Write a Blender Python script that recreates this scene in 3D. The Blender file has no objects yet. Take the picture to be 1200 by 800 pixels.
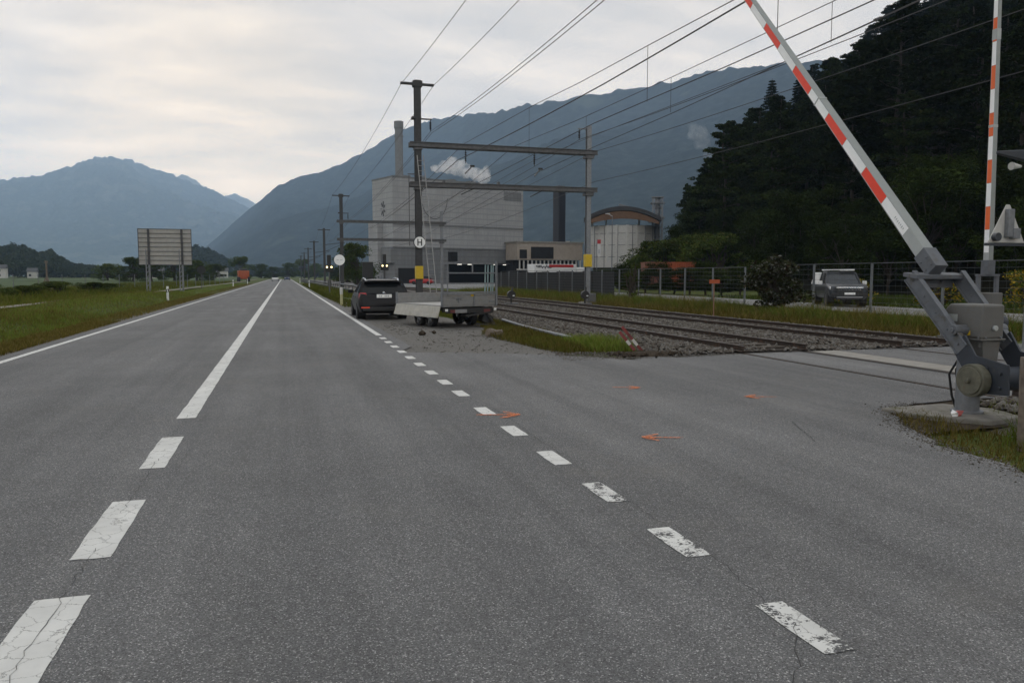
import bpy, bmesh, math, random
import numpy as np
from mathutils import Vector, Matrix
R = math.radians
rng = np.random.default_rng(7)
random.seed(5)
SC = bpy.context.scene
COL = SC.collection

# ------------------------------------------------------------------ materials
def newmat(name):
    m = bpy.data.materials.new(name); m.use_nodes = True
    nt = m.node_tree
    return m, nt, nt.nodes, nt.links, nt.nodes['Principled BSDF']

def ramp(n, stops):
    r = n.new('ShaderNodeValToRGB')
    e = r.color_ramp.elements
    while len(e) < len(stops): e.new(0.5)
    for i, (p, c) in enumerate(stops):
        e[i].position = p
        e[i].color = (*c, 1) if len(c) == 3 else c
    return r

def noise(n, l, scale, detail=4, rough=.55, vec=None, coord='Object', dist=0):
    t = n.new('ShaderNodeTexNoise')
    t.inputs['Scale'].default_value = scale; t.inputs['Detail'].default_value = detail
    t.inputs['Roughness'].default_value = rough; t.inputs['Distortion'].default_value = dist
    if vec is None:
        tc = n.new('ShaderNodeTexCoord'); vec = tc.outputs[coord]
    l.new(vec, t.inputs['Vector'])
    return t

def mixc(n, l, fac, a, b, blend='MIX'):
    m = n.new('ShaderNodeMix'); m.data_type = 'RGBA'; m.blend_type = blend
    for s, v in ((m.inputs[0], fac), (m.inputs[6], a), (m.inputs[7], b)):
        if hasattr(v, 'links') or hasattr(v, 'is_linked'): l.new(v, s)
        elif isinstance(v, (int, float)): s.default_value = v
        else: s.default_value = (*v, 1)
    return m.outputs[2]

def bump(n, l, bsdf, height, strength=.3, dist=.01):
    b = n.new('ShaderNodeBump'); b.inputs['Strength'].default_value = strength
    b.inputs['Distance'].default_value = dist
    l.new(height, b.inputs['Height']); l.new(b.outputs['Normal'], bsdf.inputs['Normal'])

def simple(name, col, rough=.5, metal=0, var=.12, scale=6, bmp=0, spec=None, coat=0, dirt=None):
    m, nt, n, l, b = newmat(name)
    t = noise(n, l, scale, 5)
    a = tuple(max(0, c * (1 - var)) for c in col); c2 = tuple(min(1, c * (1 + var)) for c in col)
    r = ramp(n, [(.3, a), (.7, c2)]); l.new(t.outputs['Fac'], r.inputs['Fac'])
    out = r.outputs['Color']
    if dirt:
        t2 = noise(n, l, dirt[1], 6, .65)
        r2 = ramp(n, [(dirt[2], (0, 0, 0)), (dirt[2] + .15, (1, 1, 1))]); l.new(t2.outputs['Fac'], r2.inputs['Fac'])
        out = mixc(n, l, r2.outputs['Color'], out, dirt[0])
    l.new(out, b.inputs['Base Color'])
    b.inputs['Roughness'].default_value = rough; b.inputs['Metallic'].default_value = metal
    if coat: b.inputs['Coat Weight'].default_value = coat; b.inputs['Coat Roughness'].default_value = .05
    if spec is not None: b.inputs['Specular IOR Level'].default_value = spec
    if bmp: bump(n, l, b, t.outputs['Fac'], bmp)
    return m

def emit(name, col, s):
    m, nt, n, l, b = newmat(name)
    b.inputs['Base Color'].default_value = (*col, 1)
    b.inputs['Emission Color'].default_value = (*col, 1); b.inputs['Emission Strength'].default_value = s
    return m

def leafmat(name, cols, rough=.7, trans=.0, objvar=.35):
    m, nt, n, l, b = newmat(name)
    g = n.new('ShaderNodeNewGeometry')
    stops = [(i / (len(cols) - 1), c) for i, c in enumerate(cols)]
    r = ramp(n, stops); l.new(g.outputs['Random Per Island'], r.inputs['Fac'])
    oi = n.new('ShaderNodeObjectInfo')
    mr = n.new('ShaderNodeMapRange'); mr.inputs[3].default_value = 1 - objvar; mr.inputs[4].default_value = 1 + objvar
    l.new(oi.outputs['Random'], mr.inputs[0])
    hs = n.new('ShaderNodeHueSaturation'); l.new(mr.outputs[0], hs.inputs['Value']); l.new(r.outputs['Color'], hs.inputs['Color'])
    l.new(hs.outputs['Color'], b.inputs['Base Color'])
    b.inputs['Roughness'].default_value = rough; b.inputs['Specular IOR Level'].default_value = .0
    return m

def asphalt(name, base, light, patch, dust=(.17, .16, .145)):
    m, nt, n, l, b = newmat(name)
    tc = n.new('ShaderNodeTexCoord'); v = tc.outputs['Object']
    vo = n.new('ShaderNodeTexVoronoi'); vo.inputs['Scale'].default_value = 165; l.new(v, vo.inputs['Vector'])
    sep = n.new('ShaderNodeSeparateColor'); l.new(vo.outputs['Color'], sep.inputs[0])
    r = ramp(n, [(0, tuple(c * .48 for c in base)), (.3, tuple(c * .85 for c in base)), (.66, base), (.88, tuple(c * 1.3 for c in base)), (.95, light), (1, tuple(c * 1.5 for c in light))])
    l.new(sep.outputs[0], r.inputs['Fac'])
    f = noise(n, l, 420, 2, .6, v); fr = ramp(n, [(.3, (.6, .6, .6)), (.7, (1.34, 1.34, 1.34))]); l.new(f.outputs['Fac'], fr.inputs['Fac'])
    c = mixc(n, l, 1, r.outputs['Color'], fr.outputs['Color'], 'MULTIPLY')
    # old repairs, worn wheel paths and stains
    mp = n.new('ShaderNodeMapping'); mp.inputs['Scale'].default_value = (1, .12, 1); l.new(v, mp.inputs['Vector'])
    t = noise(n, l, .9, 6, .6, mp.outputs['Vector']); tr = ramp(n, [(.3, (1 - patch,) * 3), (.7, (1 + patch,) * 3)]); l.new(t.outputs['Fac'], tr.inputs['Fac'])
    c = mixc(n, l, 1, c, tr.outputs['Color'], 'MULTIPLY')
    t2 = noise(n, l, .35, 7, .65, v); t2r = ramp(n, [(.35, (1 - patch * .8,) * 3), (.65, (1 + patch * .6,) * 3)]); l.new(t2.outputs['Fac'], t2r.inputs['Fac'])
    c = mixc(n, l, 1, c, t2r.outputs['Color'], 'MULTIPLY')
    t3 = noise(n, l, 7, 8, .7, v); t3r = ramp(n, [(.68, (1, 1, 1)), (.8, (.72, .72, .72))]); l.new(t3.outputs['Fac'], t3r.inputs['Fac'])
    c = mixc(n, l, 1, c, t3r.outputs['Color'], 'MULTIPLY')
    # tyre-polished wheel paths, long stains and dark patches
    mp2 = n.new('ShaderNodeMapping'); mp2.inputs['Scale'].default_value = (1.9, .018, 1); l.new(v, mp2.inputs['Vector'])
    t4 = noise(n, l, 1, 5, .6, mp2.outputs['Vector']); t4r = ramp(n, [(.32, (.84, .84, .845)), (.5, (1, 1, 1)), (.68, (1.12, 1.118, 1.11))]); l.new(t4.outputs['Fac'], t4r.inputs['Fac'])
    c = mixc(n, l, 1, c, t4r.outputs['Color'], 'MULTIPLY')
    t5 = noise(n, l, .8, 3, .5, v, dist=.6); t5r = ramp(n, [(.70, (1, 1, 1)), (.78, (.80, .80, .80))]); l.new(t5.outputs['Fac'], t5r.inputs['Fac'])
    c = mixc(n, l, 1, c, t5r.outputs['Color'], 'MULTIPLY')
    t6 = noise(n, l, .55, 6, .7, v); t6r = ramp(n, [(.55, (0, 0, 0)), (.8, (.5, .5, .5))]); l.new(t6.outputs['Fac'], t6r.inputs['Fac'])
    c = mixc(n, l, t6r.outputs['Color'], c, dust)
    l.new(c, b.inputs['Base Color'])
    b.inputs['Roughness'].default_value = .88; b.inputs['Specular IOR Level'].default_value = .3
    bump(n, l, b, vo.outputs['Distance'], .55, .004)
    return m

def ground_mat(name, cols, s1=.4, s2=9, bmp=.5):
    m, nt, n, l, b = newmat(name)
    tc = n.new('ShaderNodeTexCoord'); v = tc.outputs['Object']
    a = noise(n, l, s1, 8, .65, v)
    st = [(.25 + .5 * i / (len(cols) - 1), c) for i, c in enumerate(cols)]
    r = ramp(n, st); l.new(a.outputs['Fac'], r.inputs['Fac'])
    t = noise(n, l, s2, 6, .7, v); tr = ramp(n, [(.25, (.5, .5, .5)), (.75, (1.4, 1.4, 1.4))]); l.new(t.outputs['Fac'], tr.inputs['Fac'])
    c = mixc(n, l, 1, r.outputs['Color'], tr.outputs['Color'], 'MULTIPLY')
    l.new(c, b.inputs['Base Color']); b.inputs['Roughness'].default_value = .95; b.inputs['Specular IOR Level'].default_value = .15
    bump(n, l, b, t.outputs['Fac'], bmp, .05)
    return m

def paint_mat(name, col, wear, base=(.075, .075, .077)):
    m, nt, n, l, b = newmat(name)
    tc = n.new('ShaderNodeTexCoord'); v = tc.outputs['Object']
    t = noise(n, l, 9, 9, .72, v); t2 = noise(n, l, 70, 3, .6, v)
    mx = n.new('ShaderNodeMath'); mx.operation = 'MULTIPLY_ADD'; mx.inputs[1].default_value = .35
    l.new(t2.outputs['Fac'], mx.inputs[0]); l.new(t.outputs['Fac'], mx.inputs[2])
    r = ramp(n, [(wear, (0, 0, 0)), (wear + .03, (1, 1, 1))]); l.new(mx.outputs[0], r.inputs['Fac'])
    vo = n.new('ShaderNodeTexVoronoi'); vo.feature = 'DISTANCE_TO_EDGE'; vo.inputs['Scale'].default_value = 7; l.new(t.outputs['Color'], vo.inputs['Vector'])
    add = n.new('ShaderNodeVectorMath'); l.new(v, add.inputs[0])
    sc_ = n.new('ShaderNodeVectorMath'); sc_.operation = 'SCALE'; sc_.inputs['Scale'].default_value = .12; l.new(t.outputs['Color'], sc_.inputs[0]); l.new(sc_.outputs[0], add.inputs[1]); l.new(add.outputs[0], vo.inputs['Vector'])
    cr = ramp(n, [(.006, (.35, .35, .35)), (.016, (1, 1, 1))]); l.new(vo.outputs['Distance'], cr.inputs['Fac'])
    d = noise(n, l, 3, 6, .6, v); dr = ramp(n, [(.3, (.8, .8, .8)), (.7, (1.05, 1.05, 1.05))]); l.new(d.outputs['Fac'], dr.inputs['Fac'])
    pc = mixc(n, l, 1, mixc(n, l, 1, (*col,), cr.outputs['Color'], 'MULTIPLY'), dr.outputs['Color'], 'MULTIPLY')
    l.new(mixc(n, l, r.outputs['Color'], base, pc), b.inputs['Base Color'])
    b.inputs['Roughness'].default_value = .75
    bump(n, l, b, t2.outputs['Fac'], .4, .003)
    return m

M = {}
M['asphalt'] = asphalt('asphalt road', (.140, .1405, .143), (.29, .288, .285), .17)
M['asphalt2'] = asphalt('asphalt junction', (.150, .150, .152), (.29, .288, .285), .17)
M['asphalt3'] = asphalt('asphalt service road', (.2, .2, .2), (.32, .32, .32), .1)
M['grassground'] = ground_mat('grass ground', [(.065, .07, .018), (.075, .092, .02), (.065, .088, .018), (.10, .095, .03)], .25, 6)
M['field'] = ground_mat('field ground', [(.05, .075, .03), (.06, .09, .035), (.075, .095, .045)], .02, .6)
M['gravel'] = ground_mat('gravel shoulder', [(.12, .108, .096), (.16, .153, .143), (.15, .144, .135), (.1, .085, .07)], .9, 40, .3)
M['path'] = ground_mat('gravel path', [(.22, .2, .17), (.28, .26, .22)], .8, 20)
M['ballast'] = ground_mat('ballast bed', [(.09, .08, .072), (.15, .14, .13), (.11, .1, .09)], 3, 24, .9)
M['soil'] = ground_mat('soil', [(.04, .03, .022), (.07, .055, .04)], 3, 30)
M['concrete'] = simple('concrete', (.27, .255, .23), .9, 0, .18, 5, .3, dirt=((.2, .18, .15), 2.2, .55))
M['concrete_slab'] = simple('concrete slab', (.2, .188, .168), .9, 0, .22, 5, .3, dirt=((.12, .12, .08), 4, .52))
M['white_paint'] = paint_mat('road paint', (.66, .66, .64), .36)
M['white_worn'] = paint_mat('worn road paint', (.66, .66, .64), .62)
def spray_mat():
    m, nt, n, l, b = newmat('orange marking spray')
    tc = n.new('ShaderNodeTexCoord'); t = noise(n, l, 55, 6, .75, tc.outputs['Object']); r = ramp(n, [(.38, (0, 0, 0)), (.60, (.92, .92, .92))]); l.new(t.outputs['Fac'], r.inputs['Fac'])
    b.inputs['Base Color'].default_value = (.72, .2, .06, 1); b.inputs['Roughness'].default_value = .8; l.new(r.outputs['Color'], b.inputs['Alpha']); return m
M['orange_spray'] = spray_mat()
M['crack'] = simple('crack tar', (.03, .03, .03), .8)
M['steel'] = simple('galvanised steel', (.22, .23, .245), .5, .6, .15, 12, dirt=((.2, .19, .18), 5, .6))
M['grey_arm'] = simple('grey painted steel', (.115, .123, .138), .5, .0, .16, 8, .04, dirt=((.085, .075, .06), 6, .56))
M['dark_arm'] = simple('dark blue grey plate', (.03, .036, .048), .5, 0, .15, 8, dirt=((.06, .06, .055), 9, .6))
M['housing'] = simple('weathered grey housing', (.125, .122, .115), .55, 0, .1, 4, .03, dirt=((.11, .095, .075), 4, .54))
M['disc'] = simple('rusty olive cast disc', (.12, .115, .085), .7, .1, .25, 14, .1, dirt=((.14, .07, .03), 9, .62))
M['boomgrey'] = simple('boom aluminium', (.42, .44, .43), .45, .15, .06, 5)
M['boomside'] = simple('boom underside', (.3, .32, .31), .5, .1, .06, 5)
M['reflwhite'] = simple('reflective white', (.97, .97, .965), .35, 0, .02, 9)
M['reflred'] = simple('reflective red', (.9, .05, .012), .35, 0, .05, 9)
M['reflorange'] = simple('reflective orange', (.86, .14, .02), .35, 0, .05, 9)
M['mark'] = simple('faded grey print', (.42, .43, .45), .6)
M['black'] = simple('black plastic', (.015, .015, .016), .45, 0, .2, 10)
M['rubber'] = simple('tyre rubber', (.02, .02, .021), .85, 0, .2, 18)
M['mastdark'] = simple('dark weathered mast steel', (.058, .058, .06), .7, .2, .2, 7, .05)
M['beamsteel'] = simple('beam steel', (.11, .11, .113), .55, .4, .2, 5)
M['yellowbox'] = simple('yellow enamel', (.62, .42, .02), .45, 0, .08, 8, dirt=((.3, .2, .03), 8, .62))
M['wire'] = simple('wire', (.03, .03, .032), .6)
M['rail'] = simple('rusty rail', (.04, .027, .02), .75, .2, .25, 20, dirt=((.11, .06, .035), 6, .55))
M['railtop'] = simple('polished rail head', (.16, .14, .13), .35, .8, .1, 20)
M['sleeper'] = simple('dark wooden sleeper', (.06, .048, .038), .9, 0, .3, 10, .2)
M['wood'] = simple('weathered wood', (.16, .13, .105), .9, 0, .3, 14, .3)
M['bark'] = simple('bark', (.045, .035, .027), .95, 0, .3, 8, .4)
M['stone'] = leafmat('ballast stones', [(.07, .06, .052), (.12, .11, .1), (.2, .19, .175), (.1, .085, .07), (.16, .15, .14)], .9, 0, 0)
M['carblack'] = simple('black car paint', (.006, .006, .008), .35, 0, .1, 3, spec=.22, coat=.12)
M['carglass'] = simple('tinted car glass', (.012, .014, .016), .12, 0, .1, 3, spec=.3)
M['chrome'] = simple('chrome', (.8, .8, .82), .22, 1, .05, 5)
M['rim'] = simple('alloy rim', (.35, .35, .36), .35, .8, .1, 5)
M['taillight'] = simple('red tail light', (.4, .012, .02), .15, 0, .1, 6, coat=.6)
M['reflectorlit'] = simple('flash-lit red reflector', (.9, .10, .05), .2, 0, .05, 20)  # flash return on the car's left reflector, put into the colour
M['plate'] = simple('white number plate', (.85, .85, .83), .4, 0, .02, 8)
M['alu'] = simple('aluminium trailer board', (.30, .30, .295), .42, .55, .12, 6, dirt=((.25, .23, .2), 3, .56))
M['alubright'] = simple('dusty aluminium board', (.44, .425, .38), .6, .2, .12, 5, dirt=((.3, .26, .2), 2.5, .55))
M['trailerdark'] = simple('dark trailer chassis', (.03, .03, .03), .7, .2, .2, 6)
M['cladding'] = None
M['timber'] = simple('timber arch', (.14, .075, .04), .7, 0, .2, 3)
M['roofdark'] = simple('dark roof', (.035, .035, .038), .7)
M['beige'] = simple('beige facade', (.36, .31, .26), .85, 0, .1, 1)
M['darkopen'] = simple('dark opening', (.012, .012, .013), .9)
M['chimdark'] = simple('dark chimney cladding', (.012, .012, .018), .6)
M['chimgrey'] = simple('grey chimney', (.2, .21, .22), .7, 0, .08, 2)
M['red'] = simple('red paint', (.42, .02, .02), .4, coat=.3)
M['orangepaint'] = simple('orange painted steel', (.36, .075, .022), .5, 0, .15, 4)
M['brownrust'] = simple('brown container steel', (.2, .075, .045), .7, 0, .15, 3)
M['white'] = simple('white paint', (.72, .72, .71), .45, 0, .05, 4)
M['offwhite'] = simple('weathered white', (.5, .49, .46), .7, 0, .1, 4)
M['screen'] = simple('dark fence screen cloth', (.02, .02, .022), .9)
M['fencewire'] = simple('fence wire', (.10, .105, .11), .55, .3, .1, 8)
M['fencepost'] = simple('fence post', (.15, .16, .17), .55, .3, .12, 5)
M['signback'] = simple('sign back aluminium', (.36, .35, .33), .55, .3, .1, 3)
M['signrib'] = simple('sign rib', (.07, .07, .075), .6, .3)
M['truckgrey'] = simple('grey metallic paint', (.03, .032, .037), .32, .3, .06, 3, coat=.3)
M['lit'] = emit('signal lamp', (1, .82, .4), 4)
M['teal'] = simple('faded teal paint', (.26, .36, .37), .6)
M['forestfloor'] = ground_mat('forest floor', [(.010, .010, .005), (.018, .017, .008), (.012, .015, .006)], .1, 2)

def cladding(name, col, period, dark=.8):
    m, nt, n, l, b = newmat(name)
    tc = n.new('ShaderNodeTexCoord'); v = tc.outputs['Object']
    sx = n.new('ShaderNodeSeparateXYZ'); l.new(v, sx.inputs[0])
    md = n.new('ShaderNodeMath'); md.operation = 'PINGPONG'; md.inputs[1].default_value = period / 2; l.new(sx.outputs['Z'], md.inputs[0])
    lt = n.new('ShaderNodeMath'); lt.operation = 'LESS_THAN'; lt.inputs[1].default_value = period * .09; l.new(md.outputs[0], lt.inputs[0])
    t = noise(n, l, .4, 6, .6, v); r = ramp(n, [(.3, tuple(c * .9 for c in col)), (.7, tuple(c * 1.08 for c in col))]); l.new(t.outputs['Fac'], r.inputs['Fac'])
    mp = n.new('ShaderNodeMapping'); mp.inputs['Scale'].default_value = (3, 3, .25); l.new(v, mp.inputs['Vector'])
    st = noise(n, l, 1, 5, .6, mp.outputs[0]); sr = ramp(n, [(.35, (.88,) * 3), (.65, (1.06,) * 3)]); l.new(st.outputs['Fac'], sr.inputs['Fac'])
    c = mixc(n, l, 1, r.outputs['Color'], sr.outputs['Color'], 'MULTIPLY')
    l.new(mixc(n, l, lt.outputs[0], c, tuple(x * dark for x in col)), b.inputs['Base Color'])
    b.inputs['Roughness'].default_value = .6
    return m
M['cladlight'] = cladding('light grey cladding', (.345, .35, .355), 1.1)
M['cladmid'] = cladding('mid grey cladding', (.19, .195, .20), .9)
M['cladside'] = cladding('pale side cladding', (.32, .325, .33), 1.1)

M['pine'] = leafmat('pine needles', [(.010, .016, .005), (.016, .026, .007), (.026, .036, .010), (.02, .021, .008)], objvar=.5)
M['spruce'] = leafmat('spruce needles', [(.006, .010, .005), (.010, .016, .007), (.014, .020, .008)])
M['decid'] = leafmat('dark broad leaves', [(.015, .023, .006), (.024, .037, .008), (.036, .052, .012), (.026, .032, .008)])
M['bushgreen'] = leafmat('bush leaves', [(.035, .052, .012), (.055, .085, .018), (.08, .105, .024), (.07, .065, .02)])
M['bramble'] = leafmat('bramble leaves', [(.035, .042, .02), (.055, .062, .03), (.07, .075, .045), (.05, .03, .02), (.04, .05, .02), (.05, .055, .03), (.2, .2, .18), (.04, .045, .02)])
M['goldenrod'] = leafmat('goldenrod', [(.05, .08, .02), (.06, .09, .02), (.4, .26, .02), (.07, .09, .03)])
M['grass'] = leafmat('grass blades', [(.07, .088, .012), (.105, .13, .018), (.08, .11, .014), (.15, .135, .034), (.11, .12, .02), (.125, .105, .03)])
M['drygrass'] = leafmat('dry grass blades', [(.085, .078, .015), (.13, .105, .026), (.18, .135, .05), (.09, .09, .016), (.085, .06, .02)])
M['greengrass'] = leafmat('fresh grass blades', [(.075, .108, .017), (.115, .165, .024), (.095, .145, .02), (.155, .16, .042), (.125, .14, .03)])
M['distwood'] = leafmat('distant wood', [(.014, .02, .009), (.024, .032, .012), (.034, .04, .015)])

# ------------------------------------------------------------------ mesh helper
class MB:
    def __init__(s): s.v = []; s.f = []; s.mi = []
    def add(s, vs, fs, mi=0):
        o = len(s.v); s.v += [tuple(p) for p in vs]; s.f += [tuple(i + o for i in f) for f in fs]; s.mi += [mi] * len(fs)
        return s
    def box(s, c, d, rot=None, mi=0):
        c = Vector(c); x, y, z = d[0] / 2, d[1] / 2, d[2] / 2
        vs = [Vector((i, j, k)) for i in (-x, x) for j in (-y, y) for k in (-z, z)]
        if rot is not None: vs = [rot @ p for p in vs]
        return s.add([p + c for p in vs], [(0, 1, 3, 2), (4, 6, 7, 5), (0, 4, 5, 1), (2, 3, 7, 6), (0, 2, 6, 4), (1, 5, 7, 3)], mi)
    def hexa(s, p, mi=0):   # bottom 4 ccw, top 4 ccw
        return s.add(p, [(3, 2, 1, 0), (4, 5, 6, 7), (0, 1, 5, 4), (1, 2, 6, 5), (2, 3, 7, 6), (3, 0, 4, 7)], mi)
    def cyl(s, a, b, r0, r1=None, n=12, mi=0, caps=True):
        a, b = Vector(a), Vector(b); r1 = r0 if r1 is None else r1
        d = (b - a).normalized(); u = d.orthogonal().normalized(); w = d.cross(u)
        vs = []
        for p, r in ((a, r0), (b, r1)):
            vs += [p + (u * math.cos(2 * math.pi * i / n) + w * math.sin(2 * math.pi * i / n)) * r for i in range(n)]
        fs = [(i, (i + 1) % n, n + (i + 1) % n, n + i) for i in range(n)]
        if caps: fs += [tuple(range(n))[::-1], tuple(range(n, 2 * n))]
        return s.add(vs, fs, mi)
    def bar(s, a, b, w, h=None, mi=0, upv=(0, 0, 1)):
        a, b = Vector(a), Vector(b); h = w if h is None else h
        d = (b - a).normalized(); up = Vector(upv)
        if abs(d.dot(up)) > .98: up = Vector((1, 0, 0))
        x = d.cross(up).normalized() * w / 2; z = x.cross(d).normalized() * h / 2
        return s.add([a - x - z, a + x - z, a + x + z, a - x + z, b - x - z, b + x - z, b + x + z, b - x + z],
                     [(0, 1, 2, 3), (7, 6, 5, 4), (0, 4, 5, 1), (1, 5, 6, 2), (2, 6, 7, 3), (3, 7, 4, 0)], mi)
    def tube(s, pts, r, n=6, mi=0):
        for a, b in zip(pts[:-1], pts[1:]): s.cyl(a, b, r, r, n, mi)
        return s
    def prism(s, poly, axis, lo, hi, mi=0):   # poly of 2-d points, extruded along axis
        def p(q, t): return {'x': (t, q[0], q[1]), 'y': (q[0], t, q[1]), 'z': (q[0], q[1], t)}[axis]
        n = len(poly)
        return s.add([p(q, lo) for q in poly] + [p(q, hi) for q in poly],
                     [tuple(range(n))[::-1], tuple(range(n, 2 * n))] + [(i, (i + 1) % n, n + (i + 1) % n, n + i) for i in range(n)], mi)
    def loft(s, rings, mi=0, close=True, caps=True):
        n = len(rings[0]); vs = [p for r in rings for p in r]; fs = []
        for k in range(len(rings) - 1):
            for i in range(n if close else n - 1):
                j = (i + 1) % n
                fs.append((k * n + i, k * n + j, (k + 1) * n + j, (k + 1) * n + i))
        if caps: fs += [tuple(range(n))[::-1], tuple(range((len(rings) - 1) * n, len(rings) * n))]
        return s.add(vs, fs, mi)
    def build(s, name, mats, parent=None, smooth=False, bevel=0, sub=0, fix=True):
        me = bpy.data.meshes.new(name); me.from_pydata(s.v, [], s.f)
        mats = mats if isinstance(mats, (list, tuple)) else [mats]
        for m in mats: me.materials.append(m)
        if len(mats) > 1: me.polygons.foreach_set('material_index', s.mi)
        if fix:
            bm = bmesh.new(); bm.from_mesh(me); bmesh.ops.recalc_face_normals(bm, faces=bm.faces); bm.to_mesh(me); bm.free()
        o = bpy.data.objects.new(name, me); COL.objects.link(o)
        if parent is not None: o.parent = parent
        if smooth:
            me.polygons.foreach_set('use_smooth', [True] * len(me.polygons))
        if bevel:
            b = o.modifiers.new('b', 'BEVEL'); b.width = bevel; b.segments = 2; b.limit_method = 'ANGLE'; b.angle_limit = R(35)
        if sub:
            b = o.modifiers.new('s', 'SUBSURF'); b.levels = sub; b.render_levels = sub
        return o

def np_mesh(name, verts, quads, mat, parent=None, smooth=False, k=4):
    me = bpy.data.meshes.new(name)
    nv, nf = len(verts), len(quads)
    me.vertices.add(nv); me.vertices.foreach_set('co', np.ascontiguousarray(verts, dtype=np.float32).ravel())
    me.loops.add(nf * k); me.loops.foreach_set('vertex_index', np.ascontiguousarray(quads, dtype=np.int32).ravel())
    me.polygons.add(nf); me.polygons.foreach_set('loop_start', np.arange(0, nf * k, k, dtype=np.int32))
    me.polygons.foreach_set('loop_total', np.full(nf, k, dtype=np.int32))
    if smooth: me.polygons.foreach_set('use_smooth', np.ones(nf, dtype=bool))
    me.update(calc_edges=True); me.validate()
    me.materials.append(mat)
    o = bpy.data.objects.new(name, me); COL.objects.link(o)
    if parent is not None: o.parent = parent
    return o

def tag(o, label=None, cat=None, group=None, kind=None):
    if label: o['label'] = label
    if cat: o['category'] = cat
    if group: o['group'] = group
    if kind: o['kind'] = kind
    return o
def empty(name, loc, rz=0, label=None, cat=None, group=None):
    o = bpy.data.objects.new(name, None); COL.objects.link(o); o.location = loc; o.rotation_euler = (0, 0, rz); o.empty_display_size = .2
    return tag(o, label, cat, group)
def struct(o): o['kind'] = 'structure'; return o
def copy_tree(o, parent=None):
    c = o.copy(); COL.objects.link(c)
    if parent is not None: c.parent = parent
    for ch in list(o.children): copy_tree(ch, c)
    return c
def smoothstep(x): x = np.clip(x, 0, 1); return x * x * (3 - 2 * x)
def fbm(x, y, seed=0, oct=5, lac=2., gain=.5, ridged=False):
    r = np.random.default_rng(seed); out = np.zeros_like(x, dtype=float); a = 1.; tot = 0
    for o in range(oct):
        v = np.zeros_like(out)
        for k in range(5):
            th = r.uniform(0, 2 * math.pi); ph = r.uniform(0, 2 * math.pi); fr = r.uniform(.7, 1.4)
            v += np.sin((x * math.cos(th) + y * math.sin(th)) * fr + ph + .8 * np.sin((y * math.cos(th) - x * math.sin(th)) * fr * .9 + ph * 2))
        v /= 5 * .6
        if ridged: v = 1 - 2 * np.abs(v)
        out += a * v; tot += a; x = x * lac; y = y * lac; a *= gain
    return out / tot
EXPOSURE = 0.0; HAZE_D = 1.6e-4; HAZE_COL = (.53, .735, 1, 1)
# ------------------------------------------------------------------ camera, world, sun, render
cam = bpy.data.cameras.new('camera'); co = bpy.data.objects.new('camera', cam); COL.objects.link(co)
co.location = (0, 0, 1.6); co.rotation_euler = (R(90 - 4.9217), 0, R(-16.4662))
cam.sensor_width = 36; cam.lens = 27; cam.clip_start = .05; cam.clip_end = 60000
SC.camera = co
SC.view_settings.view_transform = 'Standard'; SC.view_settings.look = 'None'
SC.view_settings.exposure = EXPOSURE; SC.view_settings.gamma = 1; SC.view_settings.use_curve_mapping = False
cy = SC.cycles; cy.use_denoising = True; cy.max_bounces = 6; cy.volume_bounces = 4; cy.transparent_max_bounces = 8
try: cy.denoiser = 'OPENIMAGEDENOISE'
except Exception: pass
SUN_EL, SUN_AZ = R(48), R(8)      # azimuth from +Y towards +X: the bright cloud is ahead, over the valley
w = bpy.data.worlds.new('World'); SC.world = w; w.use_nodes = True
nt = w.node_tree; n, l = nt.nodes, nt.links
bg = n['Background']; bg.inputs['Strength'].default_value = .1
sky = n.new('ShaderNodeTexSky'); sky.sky_type = 'NISHITA'; sky.sun_disc = False
sky.sun_elevation = SUN_EL; sky.sun_rotation = SUN_AZ; sky.air_density = 1.2; sky.dust_density = 2
tc = n.new('ShaderNodeTexCoord'); V = tc.outputs['Generated']
sx = n.new('ShaderNodeSeparateXYZ'); l.new(V, sx.inputs[0])
def mth(op, a, b=None, c=None):
    m = n.new('ShaderNodeMath'); m.operation = op
    for i, v in enumerate((a, b, c)):
        if v is None: continue
        if isinstance(v, (int, float)): m.inputs[i].default_value = v
        else: l.new(v, m.inputs[i])
    return m.outputs[0]
zc = mth('ADD', mth('MAXIMUM', sx.outputs['Z'], 0.0), .16)
cx = mth('DIVIDE', sx.outputs['X'], zc); cyy = mth('DIVIDE', sx.outputs['Y'], zc)
cb = n.new('ShaderNodeCombineXYZ'); l.new(cx, cb.inputs[0]); l.new(cyy, cb.inputs[1])
mp = n.new('ShaderNodeMapping'); mp.inputs['Rotation'].default_value = (0, 0, R(20)); mp.inputs['Scale'].default_value = (.62, 1.2, 1); l.new(cb.outputs[0], mp.inputs['Vector'])
n1 = noise(n, l, 1.5, 9, .52, mp.outputs[0], dist=.35)
n2 = noise(n, l, 4.2, 8, .6, mp.outputs[0], dist=.25)
cl = mth('ADD', mth('MULTIPLY', n1.outputs['Fac'], .68), mth('MULTIPLY', n2.outputs['Fac'], .32))
cr = ramp(n, [(.38, (4.25, 4.3, 4.4)), (.46, (5.0, 4.98, 5.0)), (.53, (5.8, 5.65, 5.5)), (.62, (7.2, 6.9, 6.5))])
l.new(cl, cr.inputs['Fac'])
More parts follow.
